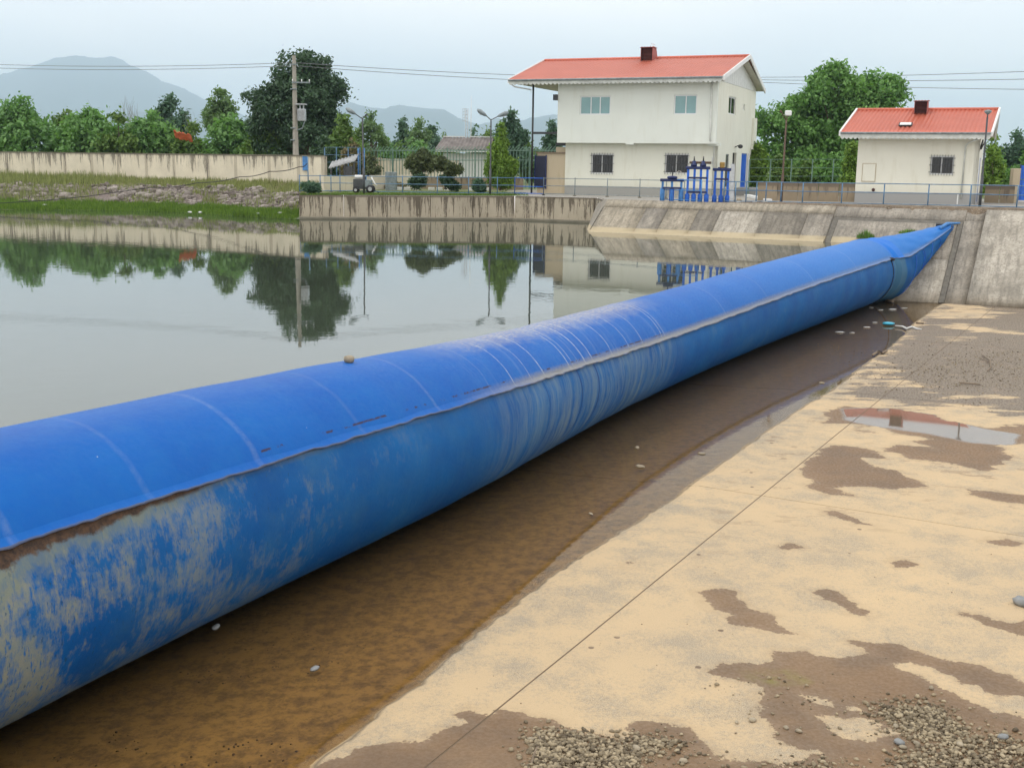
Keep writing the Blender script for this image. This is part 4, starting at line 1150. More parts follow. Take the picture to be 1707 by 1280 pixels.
L4 = [rp(1206, 339.5), rp(1225, 340), rp(1243, 340), rp(1260, 340), rp(1276, 340), rp(1301, 341), rp(1337, 342), rp(1402, 343), rp(1472, 344.5), rp(1546, 346), rp(1616, 347.5), rp(1694, 350), rp(1790, 352), rp(1900, 355)]
railing(L4, (1.05, 0.64, 0.12), 'blue_grey', 'long grey-blue three-bar railing in front of the small house', height=1.07)

# ================================================================== SLUICE GATE HOISTS
def hoist(pxc, py, w, h, cols, label, top='gear', cross=(0.62,), low_plate=0.42, mat='blue', extra=None):
    B = deck(pxc, py)
    r = root('gate_hoist', B, label, 'gate hoist', 'blue sluice gate hoists', rz=math.radians(-8))
    d = 0.16
    for k, x in enumerate(np.linspace(-w / 2, w / 2, cols)):
        mb = MB(); cw = 0.055
        mb.box(x - cw, x + cw, -d / 2, -d / 2 + 0.02, 0, h); mb.box(x - cw, x - cw + 0.02, -d / 2 + 0.02, d, 0, h); mb.box(x + cw - 0.02, x + cw, -d / 2 + 0.02, d, 0, h)
        mb.build('column', M[mat], r, bevel=0.004)
        mb = MB(); mb.tube([(x, 0.03, 0), (x, 0.03, low_plate - .05), (x, 0.03, low_plate)], [0.115, 0.115, 0.07], 12); mb.build('cylinder', M['blue' if k % 2 or mat == 'blue' else 'blue_lt'], r, True)
    mb = MB(); mb.box(-w / 2 - 0.13, w / 2 + 0.13, -d / 2 - 0.045, d + 0.02, h, h + 0.14)
    # chamfered beam ends
    mb.build('top_beam', M['blue_dk'], r, bevel=0.03)
    for c in cross:
        mb = MB(); mb.box(-w / 2, w / 2, -d / 2 - 0.03, -d / 2 - 0.002, c * h, c * h + 0.09); mb.build('cross_bar', M['blue_dk'], r, bevel=0.005)
    if extra: extra(r, h, w)
    return r
def gears(r, h, w):
    for x in (-0.2, 0.24):
        mb = MB(); mb.tube([(x, 0, h + .14), (x, 0, h + .24), (x, 0, h + .27), (x, 0, h + .40)], [0.15, 0.15, 0.11, 0.09], 12)
        mb.build('gearbox', M['blue_dk'], r, True)
        mb = MB(); mb.tube([(x, 0, h + .40), (x, 0, h + .62)], [0.035, 0.02], 8); mb.build('screw_spindle', M['iron'], r, True)
    mb = MB(); mb.tube([(-0.42, 0, h + .32), (0.62, 0, h + .32)], 0.06, 8); mb.build('drive_shaft', M['rusty'], r, True)
    mb = MB(); mb.tube([(0.66 + 0.0, 0.15 * math.cos(a), h + .42 + .17 * math.sin(a)) for a in np.linspace(0, 2 * PI, 17)], 0.016, 6, False); mb.build('hand_wheel', M['galv'], r, True)
def gears_low(r, h, w):
    mb = MB(); mb.tube([(0, 0, h + .14), (0, 0, h + .17), (0, 0, h + .25), (0, 0, h + .28)], [.20, .26, .24, .1], 14); mb.build('gearbox', M['blue_dk'], r, True)
    mb = MB(); mb.tube([(0, 0, h + .28), (0, 0, h + .75)], 0.022, 8); mb.build('screw_spindle', M['iron'], r, True)
    mb = MB(); mb.tube([(0.32 + 0.13 * math.cos(a), 0, h + .36 + .15 * math.sin(a)) for a in np.linspace(0, 2 * PI, 15)], 0.014, 6, False); mb.build('hand_wheel', M['wood_pale'], r, True)
def gears_gold(r, h, w):
    mb = MB(); mb.box(-.12, .12, -.1, .1, h + .14, h + .42); mb.build('gearbox', M['gold'], r, bevel=0.03)
    mb = MB(); mb.box(-.2, .2, -.08, .08, h + .14, h + .18); mb.build('bed_plate', M['blue_dk'], r)
hoist(1119, 338.5, 0.9, 1.02, 3, 'lowest of the three blue gate hoists, squat and leftmost', cross=(0.66,), low_plate=0.72, mat='blue_lt', extra=gears_low)
hoist(1161, 339, 0.92, 1.62, 4, 'tall wide blue gate hoist with two spindles, middle of the three', cross=(0.72, 0.30), low_plate=0.46, extra=gears)
hoist(1201, 339, 0.62, 1.55, 3, 'narrow blue gate hoist with brass-coloured motor, rightmost of the three', cross=(0.72,), low_plate=0.40, extra=gears_gold)

# ================================================================== HOUSES
def wall_holes(name, mat, parent, x0, x1, z0, z1, holes, th=0.22, plane='x', at=0.0, flip=False):
    """wall with real openings; runs along local x (plane='x', outer face at y=at) or along local y (plane='y', outer face at x=at)"""
    xs = sorted({x0, x1, *[h[0] for h in holes], *[h[1] for h in holes]})
    mb = MB()
    for a, b in zip(xs[:-1], xs[1:]):
        cut = sorted([(h[2], h[3]) for h in holes if h[0] <= a + 1e-6 and h[1] >= b - 1e-6])
        z = z0
        for c, d in cut + [(z1, z1)]:
            if c > z + 1e-6:
                if plane == 'x': mb.box(a, b, at, at + th, z, c)
                else: mb.box(at - th, at, a, b, z, c)
            z = d
    return mb.build(name, mat, parent)
def bx(name, mat, parent, x0, x1, y0, y1, z0, z1, bevel=0.0):
    mb = MB(); mb.box(x0, x1, y0, y1, z0, z1); return mb.build(name, mat, parent, bevel=bevel)
def window(parent, x0, x1, z0, z1, y, split, glass, frame='frame_white', curtain=None, bars=False, plane='x', name='window', panes_mats=None):
    """frame ring plus one pane per light, set back in its opening"""
    def B(mb, a, b, c, d, e, f):
        if plane == 'x': mb.box(a, b, c, d, e, f)
        else: mb.box(y - (d - y), y - (c - y), a, b, e, f)      # mirrored depth for walls facing +x
    yb = y + 0.06; w = 0.07
    mb = MB()
    B(mb, x0, x1, yb, yb + .06, z0, z0 + w); B(mb, x0, x1, yb, yb + .06, z1 - w, z1)
    B(mb, x0, x0 + w, yb, yb + .06, z0 + w, z1 - w); B(mb, x1 - w, x1, yb, yb + .06, z0 + w, z1 - w)
    fr = mb.build(name, M[frame], parent)
    edges = [x0 + w] + [x0 + (x1 - x0) * s for s in split] + [x1 - w]
    for k in range(len(edges) - 1):
        a, b = edges[k], edges[k + 1]
        if k:
            mm = MB(); B(mm, a - .03, a + .03, yb - .004, yb + .062, z0 + w, z1 - w); mm.build('mullion', M[frame], fr)
        mg = MB(); B(mg, a + (.03 if k else 0), b - (.03 if k < len(edges) - 2 else 0), yb + .02, yb + .032, z0 + w, z1 - w)
        mg.build('pane', M[(panes_mats or [glass] * 9)[k]], fr)
    if curtain:
        n = 40; V = []; F = []
        for i in range(n + 1):
            a = x0 + w + (x1 - x0 - 2 * w) * i / n; d = yb + .14 + .02 * math.sin(i * 1.9) + 0.01 * math.sin(i * 0.7)
            for zz in (z0 + w, z1 - w):
                V.append((a, d, zz) if plane == 'x' else (y - (d - y), a, zz))
        for i in range(n): F.append((2 * i, 2 * i + 2, 2 * i + 3, 2 * i + 1))
        mc = MB(); mc.add(V, F); mc.build('curtain', M[curtain], fr)
    bk = MB(); B(bk, x0, x1, yb + .26, yb + .28, z0, z1); bk.build('room_shade', M['dark'], fr)  # near-black sheet painted as the shade of an unlit room
    if bars:
        mbb = MB(); o = y - 0.05
        for a in np.linspace(x0 + .03, x1 - .03, 9): B(mbb, a - .008, a + .008, o - .008, o + .008, z0 - .05, z1 + .05)
        for zz in (z0 + .12, (z0 + z1) / 2, z1 - .12): B(mbb, x0 - .06, x1 + .06, o - .024, o - .009, zz - .012, zz + .012)
        mbb.build('grille', M['iron'], fr)
    return fr
def roof_sheet(name, parent, x0a, x1a, ya, za, x0b, x1b, yb, zb, pitch=0.21, step=0.34, th=0.035):
    """pressed tile sheet from eave (a) to ridge (b): waves across, small steps up the slope"""
    nx = int((x1a - x0a) / pitch * 6); L = math.hypot(yb - ya, zb - za); ny = int(L / step) * 2 + 1
    V = []; ns = (-(zb - za) / L * np.sign(1), (yb - ya) / L)
    for j in range(ny):
        f = ((j + 1) // 2) / ((ny - 1) / 2 + 0.0); f = min(1, f)
        up = 0.028 if j % 2 else 0.0
        if j == 0: up = 0.0
        for i in range(nx + 1):
            g = i / nx
            xa, xb = x0a + (x1a - x0a) * g, x0b + (x1b - x0b) * g
            x = xa + (xb - xa) * f; y = ya + (yb - ya) * f; z = za + (zb - za) * f
            h = 0.022 * (1 + math.cos(2 * PI * xa / pitch)) + up
            sgn = 1 if yb > ya else -1
            V.append((x, y - sgn * h * abs(zb - za) / L, z + h * abs(yb - ya) / L))
    F = grid_faces(ny, nx + 1)
    if yb < ya: F = F[:, ::-1]
    return npmesh(name, V, F, M['roof'], parent, False)
def scallop(name, mat, parent, x0, x1, y, z0, z1, n, amp=0.07, th=0.03):
    V = []; F = []; m = n * 8
    for i in range(m + 1):
        x = x0 + (x1 - x0) * i / m
        zz = z0 - amp * abs(math.sin(PI * i / 8))
        V += [(x, y, zz), (x, y, z1), (x, y + th, zz), (x, y + th, z1)]
    for i in range(m):
        a = 4 * i; b = a + 4
        F += [(a, b, b + 1, a + 1), (a + 2, a + 3, b + 3, b + 2), (a, a + 2, b + 2, b), (a + 1, b + 1, b + 3, a + 3)]
    mb = MB(); mb.add(V, F); return mb.build(name, mat, parent)
def rake(name, mat, parent, xa, xb, y0, z0, y1, z1, w=0.16, th=0.03, dx=0.06):
    """board along a gable edge from eave (y0,z0,x=xa) to ridge (y1,z1,x=xb)"""
    mb = MB()
    mb.hexa([(xa, y0, z0 - w), (xb, y1, z1 - w), (xb + dx, y1, z1 - w), (xa + dx, y0, z0 - w), (xa, y0, z0 + th), (xb, y1, z1 + th), (xb + dx, y1, z1 + th), (xa + dx, y0, z0 + th)])
    return mb.build(name, mat, parent)
def vent_chimney(parent, x, y, zroof, w, d, h, slope_k, cap=True):
    """sheet-metal dormer vent: open box front, sides running back into the roof"""
    z0 = zroof - 0.15; zt = zroof + h; t_ = 0.03
    mb = MB()
    yb = y + d
    mb.box(x, x + t_, y, yb, z0, zt); mb.box(x + w - t_, x + w, y, yb, z0, zt); mb.box(x + t_, x + w - t_, yb - t_, yb, z0, zt)
    # slanted tail behind
    mb.hexa([(x, yb, z0), (x + w, yb, z0), (x + w, yb + 0.5, z0), (x, yb + 0.5, z0), (x, yb, zt), (x + w, yb, zt), (x + w, yb + 0.5, z0 + .1), (x, yb + 0.5, z0 + .1)])
    ch = mb.build('roof_vent', M['chimney'], parent)
    bx('vent_back', M['dark_red'], ch, x + t_, x + w - t_, y + 0.25, y + 0.27, z0, zt)
    bx('vent_lining', M['dark_red'], ch, x + t_, x + t_ + .012, y + 0.002, y + .25, z0, zt); bx('vent_lining', M['dark_red'], ch, x + w - t_ - .012, x + w - t_, y + 0.002, y + .25, z0, zt)
    for k in range(3):
        bx('louvre', M['dark_red'], ch, x + .045, x + w - .045, y + .10, y + .16, z0 + .28 + k * .22, z0 + .30 + k * .22)
    mb = MB()
    n = 10
    for i in range(n):
        a = x - .05 + (w + .1) * i / n; b = x - .05 + (w + .1) * (i + 1) / n
        hh = 0.02 * (i % 2)
        mb.box(a, b, y - .06, yb + .04, zt + .002 + hh, zt + .03 + hh)
    mb.build('vent_cap', M['chimney'], ch)
    return ch

# ---- two-storey house ------------------------------------------------------
P0 = atz(941, 322, 1.42)
def hroot(name, P, az, label, cat):
    r = root(name, (P[0], P[1], P[2] - 0.02), label, cat, rz=math.radians(90 - az))
    return r
H = hroot('two_storey_house', P0, 113, 'two-storey cream house with red tile-sheet roof and jettied upper floor', 'house')
hl = [(1.72, 3.16, 1.25, 2.47), (6.43, 7.88, 1.33, 2.51)]
wall_holes('lower_wall', M['wall_cream'], H, 0, 9.6, -0.1, 3.2, hl)
sh = [(2.3, 3.2, 0.55, 2.55), (4.2, 5.3, 0.5, 2.66), (6.85, 8.6, 0.5, 2.66)]
wall_holes('lower_wall', M['wall_cream'], H, 0.0, 9.8, -0.1, 3.2, sh, plane='y', at=9.6)
bx('lower_wall', M['wall_cream'], H, 0.0, 0.22, 0.22, 9.8, -.1, 3.2); bx('lower_wall', M['wall_cream'], H, .22, 9.38, 9.58, 9.8, -.1, 3.2)
hu = [(1.09, 3.06, 4.78, 5.89), (7.0, 8.39, 4.78, 5.91)]
wall_holes('upper_wall', M['wall_cream_up'], H, -0.35, 9.6, 3.22, 6.72, hu, plane='x', at=-0.6)
wall_holes('upper_wall', M['wall_cream'], H, -0.38, 10.4, 3.2, 6.72, [(2.4, 4.4, 4.95, 6.0), (6.6, 7.1, 5.35, 5.75)], plane='y', at=9.6)
bx('upper_wall', M['wall_cream_up'], H, -0.35, -0.13, -0.38, 10.4, 3.22, 6.72)
bx('upper_wall', M['wall_cream_up'], H, -.13, 9.38, 10.18, 10.4, 3.22, 6.72)
bx('jetty_slab', M['wall_cream_up'], H, -0.35, 9.6, -0.6, 0.0, 3.10, 3.22)
bx('jetty_corbel', M['wall_cream_up'], H, 4.1, 4.6, -0.62, 0.0, 3.02, 3.12)
bx('jetty_corbel', M['wall_cream_up'], H, 9.1, 9.8, -0.3, 0.0, 2.98, 3.12)
bx('ceiling', M['soffit'], H, 0.25, 9.35, 0.25, 9.55, 3.0, 3.08)
bx('back_balcony', M['wall_cream'], H, 9.605, 9.75, 9.6, 10.55, 2.95, 5.0)
window(H, 1.09, 3.06, 4.78, 5.89, -0.6, (.36, .66), 'glass_teal', curtain='curtain')
window(H, 7.0, 8.39, 4.78, 5.91, -0.6, (.52,), 'glass_teal', curtain='curtain')
for q in hl: window(H, *q, 0.0, (.48,), 'glass_dark', bars=True)
window(H, 2.4, 4.4, 4.95, 6.0, 9.6, (.45,), 'glass_dark', plane='y', curtain='curtain')
window(H, 6.6, 7.1, 5.35, 5.75, 9.6, (), 'glass_dark', plane='y')
window(H, 2.3, 3.2, .55, 2.55, 9.6, (), 'glass_dark', frame='grey_steel', plane='y')
d1 = bx('door', M['dark'], H, 9.42, 9.46, 4.2, 5.3, 0.5, 2.66)  # near-black sheet painted as shade in the open doorway
d2 = bx('blue_door', M['blue'], H, 9.50, 9.54, 6.85, 8.6, 0.5, 2.66)
for k in range(5): bx('door_rib', M['blue'], d2, 9.541, 9.556, 7.0 + .34 * k, 7.03 + .34 * k, .6, 2.58)
bx('door_step', M['wall_small'], H, 9.62, 11.2, 3.9, 9.2, -0.1, 0.48)
bx('white_post', M['white'], H, 9.62, 9.70, 8.75, 8.95, 0.48, 2.7)
# wall lamp over the doors
mb = MB(); mb.tube([(9.6, 4.7, 3.0), (9.85, 4.7, 3.12)], .03, 6); mb.ball((9.95, 4.7, 3.05), .16, 10, 6, (1, 1, .8)); mb.build('wall_lamp', M['iron'], H, True)
# roof: gable, long overhang to the left over the yard stair
EZ, RZ_, EY, RY, BY = 6.84, 8.5, -1.3, 4.9, 11.1
xl, xr = -3.35, 10.02; rl, rr_ = -3.45, 10.2
rf = roof_sheet('roof', H, xl, xr, EY, EZ, rl, rr_, RY, RZ_)
roof_sheet('roof', H, xl, xr, BY, EZ, rl, rr_, RY, RZ_)
mb = MB(); mb.tube([(rl, RY, RZ_ + .06), (rr_, RY, RZ_ + .06)], .09, 8); mb.build('ridge_cap', M['roof'], H, True)
# soffits (undersides), eave boards, gutter, gable panels
mb = MB(); mb.hexa([(xl, EY, EZ - .05), (xr, EY, EZ - .05), (xr, RY, RZ_ - .09), (xl, RY, RZ_ - .09), (xl, EY, EZ - .02), (xr, EY, EZ - .02), (xr, RY, RZ_ - .03), (xl, RY, RZ_ - .03)]); mb.build('soffit', M['soffit'], H)
mb = MB(); mb.hexa([(xl, RY, RZ_ - .09), (xr, RY, RZ_ - .09), (xr, BY, EZ - .05), (xl, BY, EZ - .05), (xl, RY, RZ_ - .03), (xr, RY, RZ_ - .03), (xr, BY, EZ - .02), (xl, BY, EZ - .02)]); mb.build('soffit', M['soffit'], H)
bx('eave_ceiling', M['soffit'], H, xl + .05, 9.95, EY + .05, -.38, EZ - .16, EZ - .13)
bx('eave_ceiling', M['soffit'], H, xl + .05, -.36, -.38, BY - .1, EZ - .16, EZ - .13)
scallop('scalloped_fascia', M['white_dirty'], H, xl, xr - .05, EY - .035, EZ - .20, EZ + .0, 50, 0.10)
mb = MB(); mb.tube([(xl, EY - .09, EZ - .01), (xr, EY - .09, EZ - .01)], .06, 8); mb.build('gutter', M['grey_steel'], H, True)
for s_, xa, xb, dx in (('r', xr, rr_, .07), ('l', xl - .07, rl - .07, .07)):
    rake('barge_board', M['white'], H, xa, xb, EY - .05, EZ, RY, RZ_ + .06, .18, .08, dx)
    rake('barge_board', M['white'], H, xb, xa, RY, RZ_ + .06, BY + .05, EZ, .18, .08, dx)
# gable cladding: vertical strips
for k in range(18):
    ya = -0.55 + 10.9 * k / 18; yb = -0.55 + 10.9 * (k + 1) / 18 - .02
    top = lambda y: EZ + (RZ_ - EZ) * (1 - abs(y - RY) / (RY - EY)) - .12
    for xx in (9.55, -3.2):
        mb = MB(); mb.hexa([(xx, ya, 6.74), (xx + .04, ya, 6.74), (xx + .04, yb, 6.74), (xx, yb, 6.74), (xx, ya, top(ya)), (xx + .04, ya, top(ya)), (xx + .04, yb, top(yb)), (xx, yb, top(yb))]); mb.build('cladding_strip', M['gable'], H)
mb = MB(); mb.tube([(9.25, -.66, 6.6), (9.28, -.68, 3.9), (9.28, -.68, 3.3), (9.42, -.1, 3.0), (9.42, -.07, .2)], .045, 8); mb.build('downpipe', M['white_dirty'], H, True)
vent_chimney(H, 3.42, 4.05, 8.34, 0.80, .8, .78, 0.27)
mb = MB(); mb.tube([(4.05, 4.6, 9.0), (4.05, 4.6, 9.45)], .02, 6); mb.tube([(3.85, 4.6, 9.18), (4.25, 4.6, 9.25)], .02, 6); mb.tube([(3.92, 4.6, 9.42), (4.2, 4.6, 9.34)], .02, 6)
mb.tube([(3.95, 4.6, 9.38), (3.85, 4.6, 9.15)], .014, 6); mb.build('antenna', M['white'], H, True)
# left side: yard stair block, navy door, posts that carry the overhang
bx('stair_block', M['wall_tan'], H, -1.92, -0.01, 0.1, 4.0, -0.1, 2.45)
bx('stair_step', M['wall_tan'], H, -0.75, -0.01, 0.3, 4.0, 2.45, 2.85)
bx('coping', M['wood'], H, -1.98, -.01, 0.02, 4.1, 2.452, 2.53)
nd = bx('navy_door', M['navy'], H, -2.02, -1.32, 0.02, 0.08, 0.32, 2.3)
bx('door_frame', M['blue_dk'], nd, -2.07, -2.02, 0.0, 0.09, 0.25, 2.35); bx('door_frame', M['blue_dk'], nd, -1.32, -1.27, 0.0, 0.09, 0.25, 2.35)
mb = MB(); mb.tube([(-2.12, -.3, -.1), (-2.12, -.3, 6.65)], .06, 10); mb.build('porch_post', M['iron'], H, True)
mb = MB(); mb.tube([(xl + .1, EY, EZ - .2), (xl + .3, EY + .2, EZ - .38), (-2.25, -.35, EZ - .52), (-2.25, -.35, 6.0), (-2.25, -.35, 0.0)], .04, 8); mb.build('downpipe', M['white'], H, True)
mb = MB(); mb.box(-2.12, -.36, -.36, -.24, 3.62, 3.76); mb.build('porch_beam', M['iron'], H)
bx('dark_box', M['iron'], H, -.85, -.1, .5, 1.6, 2.95, 3.12)
bx('flood_lamp', M['iron'], H, -.62, -.36, -.75, -.5, 5.65, 6.0)

# ---- small house ------------------------------------------------------------
Q0 = atz(1424, 336, 1.5)
S = hroot('small_house', Q0, 114, 'single-storey cream house with red tile-sheet roof at right', 'house')
wh = [(3.61, 4.74, 1.47, 2.41)]
wall_holes('wall', M['wall_small'], S, 0, 5.88, -.1, 3.4, wh)
wall_holes('wall', M['wall_small'], S, 0, 4.5, -.1, 3.4, [(1.2, 2.4, 0.1, 2.35)], plane='y', at=5.88)
bx('wall', M['wall_small'], S, 0, .22, .22, 4.5, -.1, 3.4); bx('wall', M['wall_small'], S, .22, 5.66, 4.28, 4.5, -.1, 3.4)
window(S, *wh[0], 0.0, (.48,), 'glass_dark', bars=True)
bx('blue_door', M['blue'], S, 5.80, 5.84, 1.2, 2.4, 0.1, 2.35)
# shallow blocked-up hatch and pipe hole
for q in ((.29, .98, 1.96, 1.99), (.29, .98, 1.05, 1.08), (.95, .98, 1.08, 1.96), (.29, .315, 1.08, 1.96)):
    bx('hatch_edge', M['wall_tan'], S, q[0], q[1], -.028, -.002, q[2], q[3])
bx('hatch_cover', M['wall_small'], S, .32, .945, -.02, -.002, 1.085, 1.955)
mb = MB(); mb.tube([(.92, -.03, .64), (.92, .02, .64)], .085, 14); ph_ = mb.build('pipe_stub', M['dark_red'], S, True)
sEZ, sRZ, sEY, sRY, sBY = 3.5, 4.76, -.7, 2.25, 5.2
sx0, sx1, sr0, sr1 = -.82, 6.35, -.45, 6.52
roof_sheet('roof', S, sx0, sx1, sEY, sEZ, sr0, sr1, sRY, sRZ)
roof_sheet('roof', S, sx0, sx1, sBY, sEZ, sr0, sr1, sRY, sRZ)
mb = MB(); mb.tube([(sr0, sRY, sRZ + .05), (sr1, sRY, sRZ + .05)], .08, 8); mb.build('ridge_cap', M['roof'], S, True)
for ya, za, yb, zb in ((sEY, sEZ, sRY, sRZ), (sBY, sEZ, sRY, sRZ)):
    mb = MB(); A_ = [(sx0, ya, za - .05), (sx1, ya, za - .05), (sr1, yb, zb - .07), (sr0, yb, zb - .07)]
    mb.hexa(A_ + [(p[0], p[1], p[2] + .03) for p in A_]); mb.build('soffit', M['soffit'], S)
bx('eave_ceiling', M['soffit'], S, sx0 + .05, sx1 - .05, sEY + .04, -.002, sEZ - .17, sEZ - .14)
scallop('scalloped_fascia', M['white_dirty'], S, sx0, sx1, sEY - .035, sEZ - .22, sEZ, 34, .085)
mb = MB(); mb.tube([(sx0, sEY - .08, sEZ), (sx1, sEY - .08, sEZ)], .05, 8); mb.build('gutter', M['grey_steel'], S, True)
for xa, xb in ((sx1, sr1), (sx0 - .09, sr0 - .09)):
    rake('barge_board', M['white'], S, xa, xb, sEY - .04, sEZ, sRY, sRZ + .05, .15, .08, .09)
    rake('barge_board', M['white'], S, xb, xa, sRY, sRZ + .05, sBY + .04, sEZ, .15, .08, .09)
for k in range(10):
    ya = 4.5 * k / 10; yb = 4.5 * (k + 1) / 10 - .02
    top = lambda y: sEZ + (sRZ - sEZ) * (1 - abs(y - sRY) / (sRY - sEY)) - .1
    for xx in (5.86, -.02):
        mb = MB(); mb.hexa([(xx, ya, 3.42), (xx + .04, ya, 3.42), (xx + .04, yb, 3.42), (xx, yb, 3.42), (xx, ya, top(ya)), (xx + .04, ya, top(ya)), (xx + .04, yb, top(yb)), (xx, yb, top(yb))]); mb.build('cladding_strip', M['soffit'], S)
vent_chimney(S, 2.47, 1.55, 4.46, .66, .55, .72, .27)
# roof light
mb = MB(); mb.box(-.33, .33, -.2, .2, 0, .04); sk = mb.build('roof_light', M['iron'], S); sk.location = (2.25, .15, 3.95); sk.rotation_euler = (math.atan2(sRZ - sEZ, sRY - sEY), 0, 0)
bx('roof_light_pane', M['lens'], sk, -.27, .27, -.15, .15, .041, .06)
mb = MB(); mb.tube([(5.95, -.7, 3.3), (5.35, -.3, 3.05), (5.22, -.06, 2.9), (5.2, -.06, .3)], .04, 8); mb.build('downpipe', M['white_dirty'], S, True)
mb = MB(); mb.tube([(6.1, -.5, 3.1), (5.95, -.1, 2.75), (6.0, .1, 3.3), (5.85, .1, 2.6)], .03, 6); mb.build('cable_bundle', M['cable'], S, True)
bx('plinth_stripe', M['white'], S, 5.02, 5.08, -.008, -.001, -.05, .55)

# ---- far building with grey corrugated roof ----------------------------------
G0 = aty(733, 296, 112); G0[2] = 1.2
G = root('outbuilding', G0, 'low white outbuilding under a grey corrugated roof behind the picket fence', 'building', rz=math.radians(-4))
bx('wall', M['wall_white'], G, .3, 4.9, 0, 4, 0, 2.9); bx('shutter', M['wall_white'], G, 2.35, 4.6, -.05, -.005, .2, 2.3); bx('opening_shade', M['dark'], G, .5, 2.1, -.02, -.005, .9, 2.0)  # dark panel on the wall painted as shade inside an opening
V = []; n = 90
for j, (y, z) in enumerate(((-.8, 3.25), (1.8, 4.45), (4.6, 3.25))):
    for i in range(n + 1): V.append((-.4 + 5.4 * i / n + (.5 if j == 1 else 0) * (1 - i / n), y, z + .04 * math.sin(i * 2 * PI / 6)))
npmesh('roof', V, grid_faces(3, n + 1), M['roof_grey'], G)
bx('ridge_board', M['white'], G, .1, 2.2, 1.7, 1.9, 4.46, 4.56); bx('ridge_board', M['white'], G, 2.7, 4.9, 1.7, 1.9, 4.46, 4.56)
bx('eave_board', M['white_dirty'], G, -.3, 4.9, -.84, -.80, 3.02, 3.2)

# ================================================================== POLES, LAMPS, LINES
UP0 = aty(493, 258, 84); UP0[2] = 1.5
T0 = aty(490, 93, 84)
U_ = root('utility_pole', UP0, 'tall concrete utility pole with crossarm and grey transformer box before the dark tree', 'utility pole')
mb = MB(); mb.tube([UP0, [T0[0], 84, T0[2]]], [.24, .13], 8); mb.build('pole', M['pole'], U_, False, world=True)
def upx(py): return aty(490, py, 84)
mb = MB(); z_ = upx(138)[2]; mb.box(T0[0] - .15, T0[0] + 1.15, 83.75, 83.85, z_ - .05, z_ + .05); mb.build('crossarm', M['grey_steel'], U_, world=True)
mb = MB(); z_ = upx(108)[2]; mb.box(T0[0] - .3, T0[0] + .3, 83.75, 83.85, z_ - .04, z_ + .04); mb.build('crossarm', M['grey_steel'], U_, world=True)
for x in (-.1, .55, 1.1):
    z_ = upx(138)[2]; mb = MB(); mb.tube([(T0[0] + x, 83.8, z_ + .05), (T0[0] + x, 83.8, z_ + .22)], .04, 8); mb.build('insulator', M['white'], U_, True, world=True)
z_ = upx(202)[2]; zt = upx(182)[2]
mb = MB(); mb.box(T0[0] + .25, T0[0] + .78, 83.5, 84.1, z_, zt); tb = mb.build('transformer', M['galv'], U_, bevel=.03, world=True)
for k in range(5):
    mb = MB(); mb.box(T0[0] + .29 + .1 * k, T0[0] + .31 + .1 * k, 83.44, 83.499, z_ + .08, zt - .08); mb.build('cooling_fin', M['galv'], tb, world=True)
mb = MB(); mb.box(T0[0] + .1, T0[0] + .85, 83.5, 84.1, zt + .28, zt + .36); mb.tube([(T0[0] + .4, 83.8, zt), (T0[0] + .4, 83.8, zt + .28)], .05, 8); mb.tube([(T0[0] + .65, 83.8, zt), (T0[0] + .65, 83.8, zt + .28)], .05, 8); mb.build('bushing_frame', M['galv'], U_, world=True)
mb = MB(); mb.tube([(T0[0] + .7, 83.8, z_), (T0[0] + .55, 83.8, z_ - .5), (T0[0] + .15, 83.8, z_ - .65)], .05, 8); mb.build('bracket', M['grey_steel'], U_, True, world=True)
for py in (150, 215, 235):
    mb = MB(); q = upx(py); mb.tube([(q[0] - .02, 84, q[2]), (q[0] - .02, 84, q[2] + .08)], .25, 8); mb.build('band', M['grey_steel'], U_, True, world=True)

def line(a, b, sag, label, r=.014, name='power_line', mat='wire', n=24, cat='power line', group=None):
    a, b = np.array(a), np.array(b)
    pts = [a + (b - a) * k / n - np.array([0, 0, sag * 4 * (k / n) * (1 - k / n)]) for k in range(n + 1)]
    mb = MB(); mb.tube(pts, r, 5); o = mb.build(name, M[mat], None, True)
    return tag(o, label, cat, group)
for k, (ya, yb, yc, yd) in enumerate(((107, 105, 111, 122), (113, 110, 116, 130))):
    line(aty(-60, ya - 1, 100), aty(489, yb, 84), .25, ('upper', 'lower')[k] + ' wire of the pair running left from the utility pole', r=.02)
    line(aty(491, yb, 84), aty(1100, yd + (yd - yc) * .75, 110), .25, ('upper', 'lower')[k] + ' wire of the pair running from the utility pole towards the big house', r=.022)
for k, (y0, y1, nm) in enumerate(((129, 118.5, 'highest'), (131.5, 131, 'middle'), (133, 147.5, 'lowest'))):
    line(aty(1180, y0, 120), aty(1780, y1 - (y0 - y1) * .17, 95), .2, nm + ' of three thin wires crossing the sky above the small house', r=.025)

